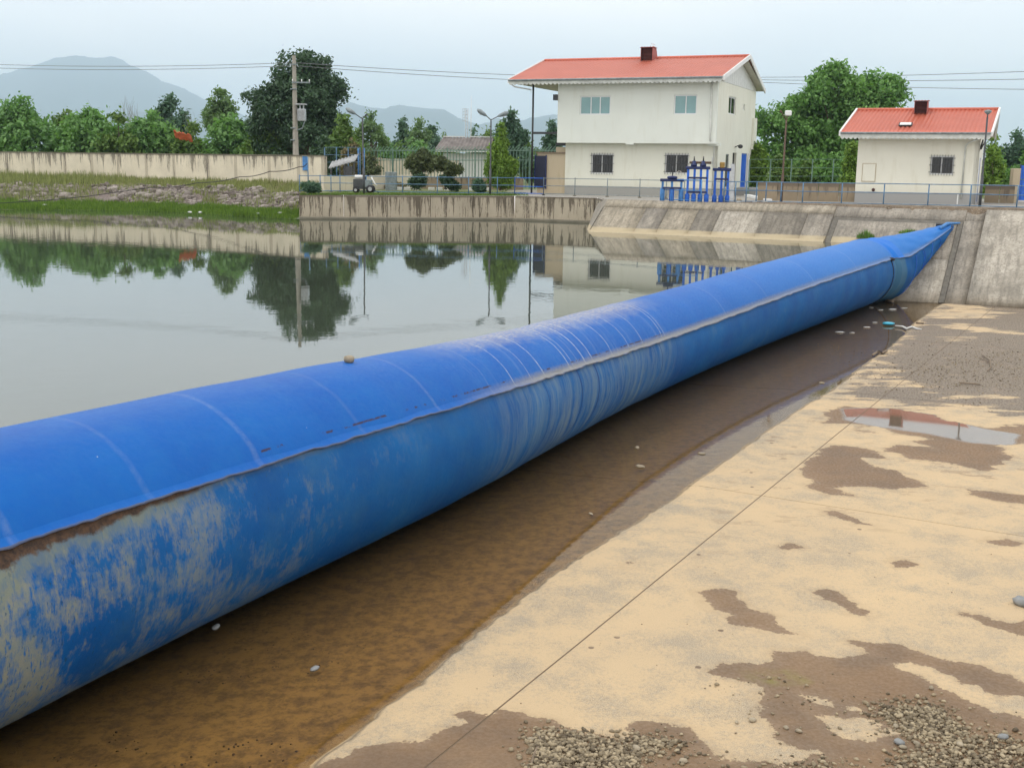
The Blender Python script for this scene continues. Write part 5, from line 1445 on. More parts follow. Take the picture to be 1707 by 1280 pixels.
def lamp(pxt, pyt, pxb, pyb, Y, label, arms, mat='lamp_dark', r0=.055, globe=False):
    B = aty(pxb, pyb, Y); T = aty(pxt, pyt, Y); B[2] = zd(B[0]); 
    r = root('street_lamp', B, label, 'street lamp')
    mb = MB(); mid = B + (T - B) * .35
    mb.tube([B, mid, mid, T], [r0 * 1.25, r0 * 1.2, r0 * .8, r0 * .75], 10); mb.build('post', M[mat], r, True, world=True)
    for ax, az_, kind in arms:
        E_ = aty(ax, az_, Y + .1)
        mb = MB(); mb.tube([T - [0, 0, .05], E_], .028, 6); mb.build('arm', M[mat], r, True, world=True)
        d = (E_ - T); d /= np.linalg.norm(d)
        mb = MB()
        if kind == 'head':
            c = E_; mb.tube([c - d * .05, c + d * .12, c + d * .45, c + d * .62], [.04, .10, .13, .05], 10)
            hd = mb.build('lamp_head', M['grey_steel' if mat != 'rusty' else 'galv'], r, True, world=True)
            m2 = MB(); q = c + d * .30 - np.array([0, 0, .105]); m2.ball(q, .08, 10, 6, (1.6, .9, .4)); m2.build('lens', M['galv'], hd, True, world=True)
        elif kind == 'stub':
            mb.tube([E_, E_ + d * .12], .05, 8); mb.build('cap', M[mat], r, True, world=True)
        elif kind == 'flood':
            c = E_; mb.box(c[0] - .16, c[0] + .16, c[1] - .1, c[1] + .1, c[2] - .13, c[2] + .13); hd = mb.build('lamp_head', M['lens'], r, bevel=.05, world=True)
        elif kind == 'dish':
            mb.tube([E_ - [0, 0, .12], E_, E_ + [0, 0, .06], E_ + [0, 0, .1]], [.05, .17, .16, .05], 12); mb.build('lamp_head', M['grey_steel'], r, True, world=True)
    return r
lamp(604, 197, 607, 322, 66, 'dark street lamp with one left arm near the leaning metal sheets', [(592, 190, 'head'), (609, 193, 'stub')])
lamp(818.5, 199, 817, 322, 66.5, 'dark street lamp with two arms beside the tall cypress', [(810, 193, 'head'), (831, 194, 'head')])
lamp(1311, 199, 1302, 338, 58, 'rusty lamp post with white floodlight between the two houses', [(1314, 189, 'flood'), (1303, 188, 'stub')], mat='rusty')
lamp(1646, 196, 1633, 346, 55, 'dark lamp post with small dish lamp in front of the small house', [(1647, 187, 'dish')], mat='lamp_dark')

# thin mast at the left end of the railing and the hose that swings to it
mp = deck(514, 321); mt = aty(513, 262, mp[1])
mb = MB(); mb.tube([mp, mt], .035, 8); o = mb.build('mast', M['blue_grey'], None, True); tag(o, 'thin blue-grey mast at the left end of the pond railing', 'post')
pts_px = [(-60, 345, 68), (0, 339, 69), (80, 334, 70), (150, 327, 73), (250, 313, 76), (330, 305, 75), (400, 295, 71), (450, 286, 68), (500, 278, mp[1] + .3), (513, 272, mp[1])]
PP_ = [aty(*q) for q in pts_px]
cv = []
for k in range(len(PP_) - 1):
    for f in np.linspace(0, 1, 6)[:-1]: cv.append(PP_[k] * (1 - f) + PP_[k + 1] * f + np.array([0, 0, -.10 * math.sin(PI * f) * (k > 3)]))
cv.append(PP_[-1])
mb = MB(); mb.tube(cv, .026, 6); tag(mb.build('hose', M['cable'], None, True), 'black hose hanging from the mast down to the grassy water edge', 'hose')

# antenna mast behind the outbuilding
AB = aty(783, 250, 125); AB[2] = 1.1
AM = root('antenna_mast', AB, 'thin lattice antenna mast with panel array behind the grey-roofed outbuilding', 'antenna')
for px in (776.5, 780):
    mb = MB(); t_ = aty(px, 181, 125); mb.tube([(t_[0], 125, 1.1), t_], .045, 6); mb.build('leg', M['galv'], AM, True, world=True)
for py in range(184, 240, 6):
    a, b = aty(776.5, py, 125), aty(780, py + 3, 125); mb = MB(); mb.tube([a, b], .02, 5); mb.build('lattice_bar', M['galv'], AM, world=True)
mb = MB()
for py in range(182, 205, 5):
    a, b = aty(771.5, py, 125), aty(778, py, 125); mb.tube([a, b], .02, 5)
for px in (771.5, 774, 777):
    a, b = aty(px, 181, 125), aty(px, 203, 125); mb.tube([a, b], .02, 5)
mb.build('panel_array', M['galv'], AM, world=True)
WB_ = aty(785.5, 250, 124); WB_[2] = 1.1
mb = MB(); a = aty(785.5, 160, 124); mb.tube([(a[0], 124, 1.1), (a[0], 124, a[2] * .8), a], [.05, .04, .02], 6); o = mb.build('whip_antenna', M['white'], None, True); tag(o, 'tall white whip antenna beside the lattice mast', 'antenna')

# ================================================================== YARD FURNITURE
# back fence of green pickets with bent tops
def picket_fence(px0, px1, Y0, Y1, pytop, pymid, label, n, sign=1):
    r = root('picket_fence', aty(px0, 290, Y0), label, 'fence')
    mbp = MB()
    for k in range(n):
        f = k / (n - 1); Y = Y0 + (Y1 - Y0) * f; px = px0 + (px1 - px0) * f
        m = aty(px, pymid, Y); t_ = aty(px, pytop, Y); b = np.array([m[0], Y, 1.3])
        mbp.tube([b, m, t_ + [0.28 * sign, 0.1, -.05]], .028, 4)
    tag(mbp.build('pickets', M['green_rail'], r, world=True), kind='stuff')
    for fz in (0.02, .75):
        mb = MB(); a, b = aty(px0, pymid, Y0), aty(px1, pymid, Y1); a[2] -= fz; b[2] -= fz; mb.tube([a, b], .035, 5); mb.build('rail', M['green_rail'], r, world=True)
    for f in np.linspace(0, 1, max(2, int((px1 - px0) / 36))):
        Y = Y0 + (Y1 - Y0) * f; m = aty(px0 + (px1 - px0) * f, pymid - 4, Y); mb = MB(); mb.tube([(m[0], Y - .05, 1.3), m], .05, 6); mb.build('post', M['green_rail'], r, world=True)
picket_fence(608, 930, 92, 90, 243.5, 251, 'long green picket fence with bent tops behind the pine bushes', 62)
def px_fence(px0, px1, Y, pyt, label, n, mat='green_rail'):
    r = root('mesh_fence', aty(px0, 300, Y), label, 'fence')
    for k in range(n):
        p = aty(px0 + (px1 - px0) * k / (n - 1), pyt, Y); mb = MB(); mb.tube([(p[0], Y, 1.3), p], .04, 6); mb.build('post', M[mat], r, world=True)
    mb = MB()
    for f in (0, .5, 1.0):
        a, b = aty(px0, pyt, Y), aty(px1, pyt, Y); mb.tube([(a[0], Y, a[2] - f), (b[0], Y, b[2] - f)], .012, 4)
    mb.build('wire', M[mat], r, world=True)
px_fence(1250, 1425, 70, 266, 'thin green fence posts before the walnut tree', 6)
px_fence(541, 600, 80, 246, 'blue-grey fence posts behind the leaning metal sheets', 4, 'blue_grey')
for px, t_ in ((597, 'left'), (607, 'right')):
    p = aty(px, 247, 79); b = p.copy(); b[2] = 1.3
    mb = MB(); mb.tube([b, p], .04, 6); tag(mb.build('fence_post', M['blue_lt'], None, True), 'light blue post just %s of the one-armed street lamp' % t_, 'post')
# blue sign on the boundary wall
p0 = aty(505, 284, 80.4); p1 = aty(521, 261, 80.4)
mb = MB(); mb.box(p0[0], p1[0], 80.25, 80.3, p0[2], p1[2]); pl_ = mb.build('notice_board', M['blue_lt'], None); tag(pl_, 'pale blue metal panel fixed on the end of the cream boundary wall', 'panel')
mb = MB()
for q in ((p0[0] - .03, p1[0] + .03, p0[2] - .03, p0[2]), (p0[0] - .03, p1[0] + .03, p1[2], p1[2] + .03)): mb.box(q[0], q[1], 80.22, 80.31, q[2], q[3])
mb.build('frame', M['grey_steel'], pl_)
# leaning sheet on trestles, with drums
A = aty(547, 281, 77); B = aty(592, 268, 77); 
r = root('metal_ramp', aty(570, 305, 77), 'long grey metal sheet propped at a slant on dark trestles', 'metal sheet')
V = []; n = 40
for j in range(2):
    for i in range(n + 1):
        f = i / n; P = A + (B - A) * f; V.append((P[0], 77 + j * 1.6, P[2] + .03 * math.sin(i * 1.3) + j * .45))
o = npmesh('sheet', np.array(V) - np.array(r.location), grid_faces(2, n + 1), M['grey_sheet'], r)
o.modifiers.new('solid', 'SOLIDIFY').thickness = .05
for f in (.1, .42, .62, .95):
    P = A + (B - A) * f; mb = MB(); mb.tube([(P[0], 77.1, 1.3), (P[0], 77.1, P[2])], .06, 6); mb.build('trestle_leg', M['lamp_dark'], r, world=True)
P = A + (B - A) * .5; mb = MB(); mb.box(P[0] + .1, P[0] + .65, 77.1, 77.5, P[2] - .75, P[2] - .1); mb.build('control_box', M['lamp_dark'], r, world=True)
mb = MB(); P = A + (B - A) * .05; mb.box(P[0], P[0] + 1.8, 77.3, 77.6, 1.9, 2.1); mb.build('dark_shelf', M['lamp_dark'], r, world=True)
p = aty(654, 292, 76.5); mb = MB(); mb.box(p[0] - .45, p[0] + .3, 76.3, 76.7, 1.3, p[2] + .2); tag(mb.build('grey_cabinet', M['grey_steel'], None, bevel=.02), 'grey metal cabinet right of the one-armed street lamp', 'cabinet')

# small tractor-like pump trolley behind the railing
C_ = deck(603, 322.5) + np.array([0, .9, 0])
r = root('pump_trolley', C_, 'dark pump trolley with white tank and small wheels parked behind the blue-grey railing', 'pump trolley')
def wheel(parent, x, y, rad, th=.09):
    mb = MB(); mb.tube([(x, y - th / 2, rad), (x, y + th / 2, rad)], rad, 16); w = mb.build('wheel', M['rubber_blk'], parent, True)
    mb = MB(); mb.tube([(x, y - th / 2 - .012, rad), (x, y - th / 2 - .001, rad)], rad * .5, 12); mb.build('rim', M['galv'], w)
for x, y, rd in ((-.45, -.25, .17), (-.45, .3, .17), (.42, -.28, .24), (.42, .32, .24)): wheel(r, x, y, rd)
bx('chassis', M['lamp_dark'], r, -.62, .6, -.2, .25, .22, .34); bx('body', M['lamp_dark'], r, -.6, .05, -.24, .28, .345, .82, .02); bx('engine_block', M['grey_steel'], r, .08, .5, -.22, .25, .345, .78, .03)
mb = MB(); mb.tube([(-.52, 0, .95), (.0, 0, .95)], .11, 12); mb.build('tank', M['white'], r, True)
mb = MB(); mb.tube([(.1, 0, .78), (.12, 0, 1.0), (.35, 0, 1.02)], .035, 8); mb.build('exhaust', M['blue_dk'], r, True)
mb = MB(); mb.tube([(.5, -.25, .95), (.72, -.28, .55), (.86, -.28, .45)], .04, 6); mb.build('handle', M['white'], r, True)
mb = MB(); mb.tube([(.5, -.2, .25), (.85, -.2, .08), (.95, -.2, .04)], .03, 6); mb.build('tow_bar', M['lamp_dark'], r, True)

# whitewashed kerb blocks along the lawn
ordn = ['first', 'second', 'third', 'fourth', 'fifth', 'sixth', 'seventh', 'eighth', 'ninth', 'tenth', 'eleventh', 'twelfth', 'thirteenth']
KLAB = ['whitewashed kerb block edging the lawn, %s from the left of the row' % w for w in ordn[:4]] + [''] + ['whitewashed kerb block edging the lawn, %s from the left of the row' % w for w in ordn[4:8]] + [''] + ['whitewashed kerb block edging the lawn, third from the right of the row', 'whitewashed kerb block edging the lawn, second from the right of the row', 'rightmost whitewashed kerb block edging the lawn, nearest the cypress']
kb0 = deck(652, 317); kb1 = deck(812, 318)
for k in range(13):
    f = k / 12; P = kb0 + (kb1 - kb0) * f
    if k in (4, 9): continue
    mb = MB(); mb.box(-.22, .22, -.09, .09, -.03, .20); o = mb.build('kerb_block', M['kerbwhite'], None, bevel=.03)
    o.location = P; o.rotation_euler = (0, 0, RNG.uniform(-.08, .08))
    tag(o, KLAB[k], 'kerb block', 'whitewashed kerb blocks')

# blue gate and pillar at the right edge
gp = deck(1688, 338); 
mb = MB(); h_ = aty(1688, 281, gp[1])[2]; mb.box(gp[0] - .2, gp[0] + .2, gp[1] - .2, gp[1] + .2, 1.4, h_); gpo = mb.build('gate_pillar', M['wall_tan'], None, bevel=.02); tag(gpo, 'cream gate pillar at the right edge of the photo', 'pillar')
r = root('blue_gate', (gp[0] + .25, gp[1], 1.5), 'bright blue sheet-metal gate beside the cream pillar at right edge', 'gate')
hg = aty(1700, 276, gp[1])[2] - 1.5
bx('leaf', M['blue'], r, 0.02, 2.4, -.03, .03, .15, hg * .62); bx('upper_leaf', M['blue'], r, .02, 2.4, -.03, .03, hg * .62 + .04, hg)
for k in range(8): bx('rib', M['blue'], r, .12 + .3 * k, .15 + .3 * k, -.06, -.031, .2, hg - .05)
bx('gate_frame', M['blue_dk'], r, -.02, .02, -.05, .05, .05, hg + .05)

# boards, barrier slab, pedestal stones near the gate hoists
p = deck(1222, 336); mb = MB(); mb.hexa([(p[0] - .12, p[1] + .5, p[2]), (p[0] + .12, p[1] + .5, p[2]), (p[0] + .12, p[1] + .56, p[2]), (p[0] - .12, p[1] + .56, p[2]), (p[0] - .06, p[1] + .75, p[2] + 1.9), (p[0] + .14, p[1] + .75, p[2] + 1.9), (p[0] + .14, p[1] + .81, p[2] + 1.9), (p[0] - .06, p[1] + .81, p[2] + 1.9)])
tag(mb.build('leaning_board', M['galv'], None), 'upright grey board leaning between the right hoist and the house doors', 'board')
a, b = deck(1240, 328), deck(1276, 335)
mb = MB(); d = (b - a); L = np.linalg.norm(d); d /= L; nn = np.array([-d[1], d[0], 0])
mb.hexa([a, b, b + nn * .35, a + nn * .35, a + [0, 0, .14], b + [0, 0, .10], b + nn * .35 + [0, 0, .10], a + nn * .35 + [0, 0, .14]])
tag(mb.build('white_plank', M['white'], None), 'white-painted plank lying on the ground right of the blue door', 'plank')
for k, (px, py) in enumerate(((1231, 341), (1232, 336), (1258, 341.5), (1275, 341))):
    P = deck(px, py); stone(P, .13, ('dark lump of stone at the railing foot nearest the hoists', 'pale round lump of stone in front of the open house door', 'dark clod at the railing foot left of the white plank end', 'dark clod at the railing foot right of the white plank end')[k], 'stone_grey' if k != 1 else 'stone', (1.3, 1, .7))
P = deck(1421, 330) + np.array([0, 1.0, 0]); zb_ = aty(1421, 289, P[1])[2]
mb = MB(); mb.box(P[0] - .18, P[0] + .28, P[1] + .3, P[1] + .7, 1.5, zb_ - .3); mb.ball((P[0] + .05, P[1] + .5, zb_ - .1), .27, 10, 6, (1, 1, .8)); tag(mb.build('blue_tank', M['blue'], None, True), 'small blue tank peeping out left of the small house', 'tank')
# orange tarpaulin in the trees
P = aty(304, 226, 99); V = []; 
for j in range(9):
    for i in range(17):
        V.append((P[0] - .75 + 1.5 * i / 16, 99 + .5 * j / 8, P[2] + .4 - .6 * j / 8 - .35 * (i / 16) + .16 * noise.noise((i * .4, j * .4, 0)) + .12 * noise.noise((i * .9, j * .8, 2))))
o = npmesh('tarpaulin', V, grid_faces(9, 17), M['orange'], None, False); o.modifiers.new('solid', 'SOLIDIFY').thickness = .03
tag(o, 'crumpled orange-red tarpaulin caught among the trees behind the boundary wall', 'tarpaulin')

# ================================================================== TREES AND PLANTS
def m_leaf(name, dark, light, trans=0.25, rough=0.55):
    t = NT(name); t.t.nodes.remove(t.b)
    a = t.attr('tone'); n = t.noise(t.pos(), 0.9, 3)
    c = t.mix(t.rng(t.math('ADD', t.math('MULTIPLY', a, 0.75), t.math('MULTIPLY', n, 0.25)), 0.1, 0.85), dark, light)
    d = t.n('ShaderNodeBsdfPrincipled'); t.l(c, d.inputs['Base Color']); d.inputs['Roughness'].default_value = rough; d.inputs['Specular IOR Level'].default_value = 0.3
    tr_ = t.n('ShaderNodeBsdfTranslucent'); c2 = t.mix(1.0, c, (1.15, 1.3, 0.6), 'MULTIPLY'); t.l(c2, tr_.inputs[0])
    m = t.n('ShaderNodeMixShader'); m.inputs[0].default_value = trans
    t.l(d.outputs[0], m.inputs[1]); t.l(tr_.outputs[0], m.inputs[2]); t.l(m.outputs[0], t.out.inputs[0])
    return t.m
LEAF = {
 'robinia': m_leaf('robinia_leaf', (0.055, 0.14, 0.045), (0.22, 0.40, 0.125), .3),
 'dark': m_leaf('dark_leaf', (0.02, 0.05, 0.026), (0.085, 0.15, 0.08), .2),
 'bluegreen': m_leaf('blue_green_leaf', (0.045, 0.10, 0.065), (0.11, 0.20, 0.12), .2),
 'walnut': m_leaf('walnut_leaf', (0.05, 0.135, 0.035), (0.21, 0.39, 0.11), .3),
 'bush': m_leaf('bush_leaf', (0.055, 0.12, 0.03), (0.17, 0.27, 0.06), .25),
 'pine': m_leaf('pine_needles', (0.035, 0.06, 0.025), (0.14, 0.17, 0.07), .12),
 'cypress': m_leaf('cypress_scale_leaf', (0.06, 0.13, 0.02), (0.24, 0.38, 0.06), .2),
 'pale': m_leaf('pale_leaf', (0.08, 0.15, 0.06), (0.20, 0.30, 0.13), .3),
 'brownish': m_leaf('brownish_leaf', (0.09, 0.08, 0.035), (0.20, 0.17, 0.08), .2),
}
M['bark'] = simple('bark', (0.12, 0.095, 0.07), 0.95, 0.35, 4, bump=0.6)
M['bark_grey'] = simple('grey_bare_bark', (0.24, 0.23, 0.22), 0.95, 0.25, 4)

def leaves(lobes, n, size, seed, shell=0.45, elong=1.7, up=0.15, per=9, spray=1.0, droop=0.12):
    """leaf cards strung along short sprays that grow out of every lobe (offsets from the tree base)"""
    R = np.random.RandomState(seed)
    L0 = np.array([l[:6] for l in lobes], float)
    w = (L0[:, 3] * L0[:, 4] * L0[:, 5]) ** (2 / 3.0); w = w / w.sum()
    m = max(8, n // per)
    idx = R.choice(len(lobes), m, p=w)
    L = L0[idx]
    d = R.normal(size=(m, 3)); d /= np.linalg.norm(d, axis=1)[:, None]
    r = shell + (1 - shell) * R.rand(m) ** 0.8
    S0 = L[:, :3] + d * r[:, None] * L[:, 3:6]
    g = d * 0.9 + R.normal(size=(m, 3)) * 0.55 + np.array([0, 0, 0.25]); g /= np.linalg.norm(g, axis=1)[:, None]
    ln = spray * L[:, 3].clip(0.25, 1.6) * (0.25 + 0.75 * R.rand(m) ** 1.5)
    f = np.tile(np.linspace(0, 1, per), m); ii = np.repeat(np.arange(m), per); N = len(ii)
    P = S0[ii] + g[ii] * (f * ln[ii])[:, None] + np.column_stack([np.zeros(N), np.zeros(N), -droop * ln[ii] * f ** 2 * 3])
    P = P + R.normal(size=(N, 3)) * (size * 0.9)
    nrm = R.normal(size=(N, 3)) * 0.7 + np.array([0, 0, .55]) + d[ii] * 0.35; nrm /= np.linalg.norm(nrm, axis=1)[:, None]
    a = np.cross(nrm, R.normal(size=(N, 3))); a /= np.linalg.norm(a, axis=1)[:, None]
    b = np.cross(nrm, a)
    s = size * (0.55 + 0.8 * R.rand(N))[:, None] * (1.15 - 0.45 * f)[:, None]
    a = a * s * elong * 0.5; b = b * s * 0.5
    V = np.stack([P - a, P + b * 0.9 - a * .1, P + a, P - b * 0.9 - a * .1], 1).reshape(-1, 3)
    F = np.arange(4 * N).reshape(-1, 4)
    tone = np.clip(0.30 * R.rand(len(lobes))[idx][ii] + 0.35 * R.rand(m)[ii] + 0.45 * R.rand(N), 0, 1)
    return V, F, tone
def branches(base, tips, r0, seed, bend=0.15):
    rr = random.Random(seed); mb = MB()
    for tpt in tips:
        b = np.array(base, float); t_ = np.array(tpt, float); pts = []
        for k in range(6):
            f = k / 5; q = b + (t_ - b) * f + np.array([rr.uniform(-1, 1), rr.uniform(-1, 1), rr.uniform(-.5, .5)]) * bend * np.linalg.norm(t_ - b) * math.sin(PI * f) * .5
            q[2] += 0.12 * np.linalg.norm(t_[:2] - b[:2]) * math.sin(PI * f) * -0.6
            pts.append(q)
        mb.tube(pts, [r0 * (1 - .17 * k) for k in range(6)], 5, False)
    return mb
TREE_SEED = [100]
def tree(pxc, pyt, hw, Y, kind, label, nleaf, lsize=0.26, zb=1.2, low=0.25, group=None, nl=26, shape='round', name='tree', lobe=0.30, cat='tree', shell=.35, depthk=0.85, spray=0.8):
    """crown from its outline in the photo: centre column, top, half width (photo px) at distance Y"""
    TREE_SEED[0] += 1; sd = TREE_SEED[0]; R = np.random.RandomState(sd)
    top = aty(pxc, pyt, Y); W = hw * Y / FOC; H_ = top[2] - zb
    z0 = zb + H_ * low
    r = root(name, (top[0], Y, zb), label, cat, group)
    cz, hz = (top[2] + z0) / 2, (top[2] - z0) / 2
    lobes = []
    if name == 'tree' and low < .03 and shape == 'round': shape = 'mound'
    for k in range(nl):
        for _ in range(30):
            d = R.uniform(-1, 1, 3)
            if (d ** 2).sum() < 1: break
        zz = d[2]
        if shape == 'round': ww = 1.0
        elif shape == 'cone': ww = max(0.10, (1 - (zz + 1) / 2) ** 0.8) * 1.25
        elif shape == 'tall': ww = 1 - 0.3 * max(0, zz) ** 2
        elif shape == 'mound': ww = 1.0 if zz < 0 else math.sqrt(max(0, 1 - zz * zz)) + .08; d = d if zz > 0 else np.array([R.uniform(-1, 1), R.uniform(-1, 1), zz])
        q = lobe * R.uniform(0.6, 1.2) * (0.6 if shape == 'cone' else 1)
        lobes.append((d[0] * W * ww * (1 - q * .55), d[1] * W * depthk * ww * (1 - q * .5), cz - zb + zz * hz * (1 - q * .55), W * q, W * q * .9, min(W, hz) * q * (0.8 if shape != 'cone' else 1.5)))
    # a lobe exactly at the top so the height is right
    lobes.append((0.0, 0, top[2] - zb - W * .16, W * .22 * (0.5 if shape == 'cone' else 1), W * .2 * (0.5 if shape == 'cone' else 1), W * .2))
    V, F, tone = leaves(lobes, int(nleaf * 1.25), lsize * .92, sd, shell, spray=spray)
    npmesh('crown', V, F, LEAF[kind], r, False, {'tone': ('FACE', tone)})
    mb = MB(); tr_ = 0.035 * H_ ** 0.9 + .05
    mb.tube([(0, 0, -.1), (0.03 * H_, 0, H_ * low * .7), (0, 0.02 * H_, H_ * .55), (0.02, 0, H_ * .86)], [tr_, tr_ * .8, tr_ * .5, tr_ * .12], 8)
    mb.build('trunk', M['bark'], r, True)
    tips = [l[:3] for l in lobes[:10]]
    branches((0, 0, H_ * (low * .6 + .12)), tips, tr_ * .42, sd).build('limbs', M['bark'], r, True)
    return r
def bare(pxc, pyt, hw, Y, label, zb=1.2, n=34):
    TREE_SEED[0] += 1; rr = random.Random(TREE_SEED[0])
    top = aty(pxc, pyt, Y); W = hw * Y / FOC; H_ = top[2] - zb
    r = root('bare_tree', (top[0], Y, zb), label, 'tree')
    mb = MB(); mb.tube([(0, 0, -.1), (0, 0, H_ * .5), (0, 0, H_ * .7)], [.14, .09, .05], 6); mb.build('trunk', M['bark_grey'], r)
    tips = [(rr.uniform(-1, 1) * W, rr.uniform(-1, 1) * W * .6, H_ * rr.uniform(.72, 1.0)) for _ in range(n)]
    m2 = branches((0, 0, H_ * .35), tips, .035, TREE_SEED[0], .25); m2.build('twigs', M['bark_grey'], r)
    return r
# trees behind the boundary wall, left to right
HG = 'leafy trees behind the boundary wall'
tree(38, 166, 60, 104, 'robinia', 'feathery green tree at the left edge, tallest shoots above the boundary wall', 9500, .30, low=.02, nl=34, group=HG, lobe=.34)
tree(-60, 190, 50, 108, 'robinia', 'green tree just outside the left edge behind the wall', 3500, .34, low=.05, group=HG)
tree(110, 186, 34, 106, 'bush', 'low green bush between the two left feathery trees', 4500, .28, low=.0, group=HG)
tree(152, 181, 52, 101, 'robinia', 'broad light-green tree left of the bare grey tree', 8500, .30, low=.02, nl=34, group=HG, lobe=.34)
tree(196, 192, 30, 99, 'bush', 'mid-green bush directly below the bare grey tree', 4500, .28, low=.0, group=HG)
tree(252, 190, 48, 102, 'robinia', 'bright green tree left of the orange tarpaulin', 7500, .30, low=.02, nl=30, group=HG, lobe=.33)
tree(322, 210, 34, 101, 'bush', 'low dark bush right of the orange tarpaulin', 4200, .27, low=.0, group=HG)
tree(285, 162, 30, 135, 'bluegreen', 'dark blue-green tree standing far behind the hedge of trees', 5500, .34, low=.1, nl=24)
tree(368, 152, 36, 112, 'pale', 'pale airy tree just left of the big dark tree', 4200, .28, low=.35, nl=26, lobe=.24)
tree(385, 196, 50, 101, 'robinia', 'bright green tree below the pale airy tree', 8000, .28, low=.0, nl=34, group=HG)
tree(440, 215, 40, 97, 'bush', 'green bush at the foot of the big dark tree, left of the pole', 5200, .26, low=.0, group=HG)
bare(215, 159, 15, 118, 'bare grey round-topped tree above the hedge')
bare(318, 176, 12, 122, 'thin bare twigs right of the dark blue-green tree', n=16)
bare(150, 165, 8, 125, 'very thin bare twigs left of the grey round-topped tree', n=9)
# the big dark tree by the utility pole
BT_Y = 97; sd0 = 900
top = aty(508, 87, BT_Y); zb = 1.2
r = root('tree', (top[0], BT_Y, zb), 'big dark-green tree towering behind the concrete utility pole', 'tree')
k_ = BT_Y / FOC
blobs = [(508, 118, 36, 30), (478, 130, 34, 34), (540, 128, 28, 30), (505, 160, 60, 40), (455, 165, 30, 26), (428, 172, 24, 16), (552, 165, 24, 34), (470, 200, 48, 38), (525, 205, 44, 42), (440, 205, 32, 30), (500, 235, 62, 30), (455, 240, 34, 24), (548, 225, 26, 34), (418, 158, 14, 8), (474, 100, 10, 14), (512, 98, 9, 14), (545, 108, 9, 12), (560, 145, 12, 16)]
lob = []; R = np.random.RandomState(5)
for (x, y, rx, ry) in blobs:
    q = aty(x, y, BT_Y); n = 1 if rx < 16 else (4 if rx < 40 else 8)
    for _ in range(n):
        o = R.uniform(-.65, .65, 3) if n > 1 else np.zeros(3)
        f = R.uniform(.40, .58) if n > 1 else 1
        lob.append((q[0] - top[0] + o[0] * rx * k_, o[1] * rx * k_ * 1.1, q[2] - zb + o[2] * ry * k_, rx * k_ * f, rx * k_ * f, ry * k_ * f))
V, F, tone = leaves(lob, 46000, .20, 5, .35, spray=.7)
npmesh('crown', V, F, LEAF['dark'], r, False, {'tone': ('FACE', tone)})
mb = MB(); mb.tube([(0, 0, -.1), (.1, 0, 3), (-.1, 0, 7), (0, 0, 10)], [.4, .32, .2, .06], 8); mb.build('trunk', M['bark'], r, True)
branches((0, 0, 2.5), [l[:3] for l in lob[::3]], .12, 7).build('limbs', M['bark'], r, True)
tree(574, 198, 30, 92, 'bush', 'green bush right of the big dark tree', 7000, .24, low=.0, nl=30)
tree(540, 232, 22, 88, 'dark', 'low dark bush behind the leaning metal sheets', 3200, .22, low=.0)
tree(618, 190, 26, 118, 'pale', 'thin pale tree directly behind the one-armed street lamp', 3000, .24, low=.2, lobe=.22)
tree(590, 240, 20, 84, 'brownish', 'brownish pine shrub behind the blue posts', 2600, .18, low=.1)
tree(618, 258, 14, 83, 'pine', 'small dark shrub right of the one-armed street lamp', 1800, .16, low=.1)
for i_, (x, y, w_, kd, lb) in enumerate(((640, 233, 30, 'robinia', 'light green tree in the far band left of the conifer'), (695, 240, 34, 'robinia', 'low light green tree in the far band below the pale tree'), (665, 244, 26, 'bush', 'low bush in the far band below the conifer'), (745, 246, 22, 'bush', 'dull green bush left of the grey-roofed outbuilding'), (880, 240, 26, 'bush', 'green bush left of the black porch post'), (915, 246, 22, 'bush', 'green bush behind the navy door porch'))):
    tree(x, y, w_, 128 + i_, kd, lb, 3400, .32, low=.0, nl=22)
tree(672, 199, 17, 165, 'bluegreen', 'dark conifer against the far mountains, left of the pale tree', 2400, .36, low=.05, shape='cone', nl=30)
tree(698, 201, 18, 160, 'pale', 'pale slender tree against the far mountains', 2000, .34, low=.15)
tree(722, 212, 24, 165, 'bluegreen', 'rounded blue-green tree left of the antenna mast', 3200, .38, low=.0)
tree(742, 222, 8, 170, 'pale', 'tiny pale tree left of the antenna mast', 700, .34, low=.0, shape='tall')
tree(790, 214, 14, 150, 'bluegreen', 'small conifer right of the antenna mast', 1600, .32, low=.0, shape='cone')
tree(852, 190, 30, 112, 'bluegreen', 'blue-green tree behind the tall cypress', 7500, .28, low=.02, nl=34)
tree(812, 218, 18, 118, 'bush', 'olive-green tree left behind the cypress', 2200, .28, low=.0)
tree(922, 204, 16, 128, 'bluegreen', 'dark tree glimpsed between the porch post and the house', 2200, .30, low=.0)
# right-hand side
r = root('tree', (*aty(1400, 300, 96)[:2], 1.2), 'broad bright-green walnut tree between the two houses', 'tree')
b0 = np.array(r.location); k_ = 96 / FOC
blobs = [(1415, 138, 48, 28), (1375, 150, 30, 26), (1460, 155, 40, 28), (1495, 160, 20, 20), (1345, 175, 34, 24), (1400, 185, 70, 34), (1480, 185, 34, 30), (1310, 192, 28, 20), (1285, 205, 24, 22), (1330, 215, 46, 28), (1400, 225, 60, 32), (1295, 235, 36, 24), (1350, 250, 54, 26), (1420, 255, 46, 26), (1290, 262, 26, 22), (1355, 128, 8, 9), (1372, 122, 9, 9), (1453, 125, 10, 10), (1265, 195, 10, 12), (1495, 140, 9, 8), (1508, 160, 8, 10)]
lob = []
for (x, y, rx, ry) in blobs:
    q = aty(x, y, 96); n = 1 if rx < 16 else (4 if rx < 40 else 9)
    for _ in range(n):
        o = R.uniform(-.65, .65, 3) if n > 1 else np.zeros(3)
        f = R.uniform(.38, .56) if n > 1 else 1
        lob.append((q[0] - b0[0] + o[0] * rx * k_, o[1] * rx * k_ * 1.0, q[2] - b0[2] + o[2] * ry * k_, rx * k_ * f, rx * k_ * f, ry * k_ * f))
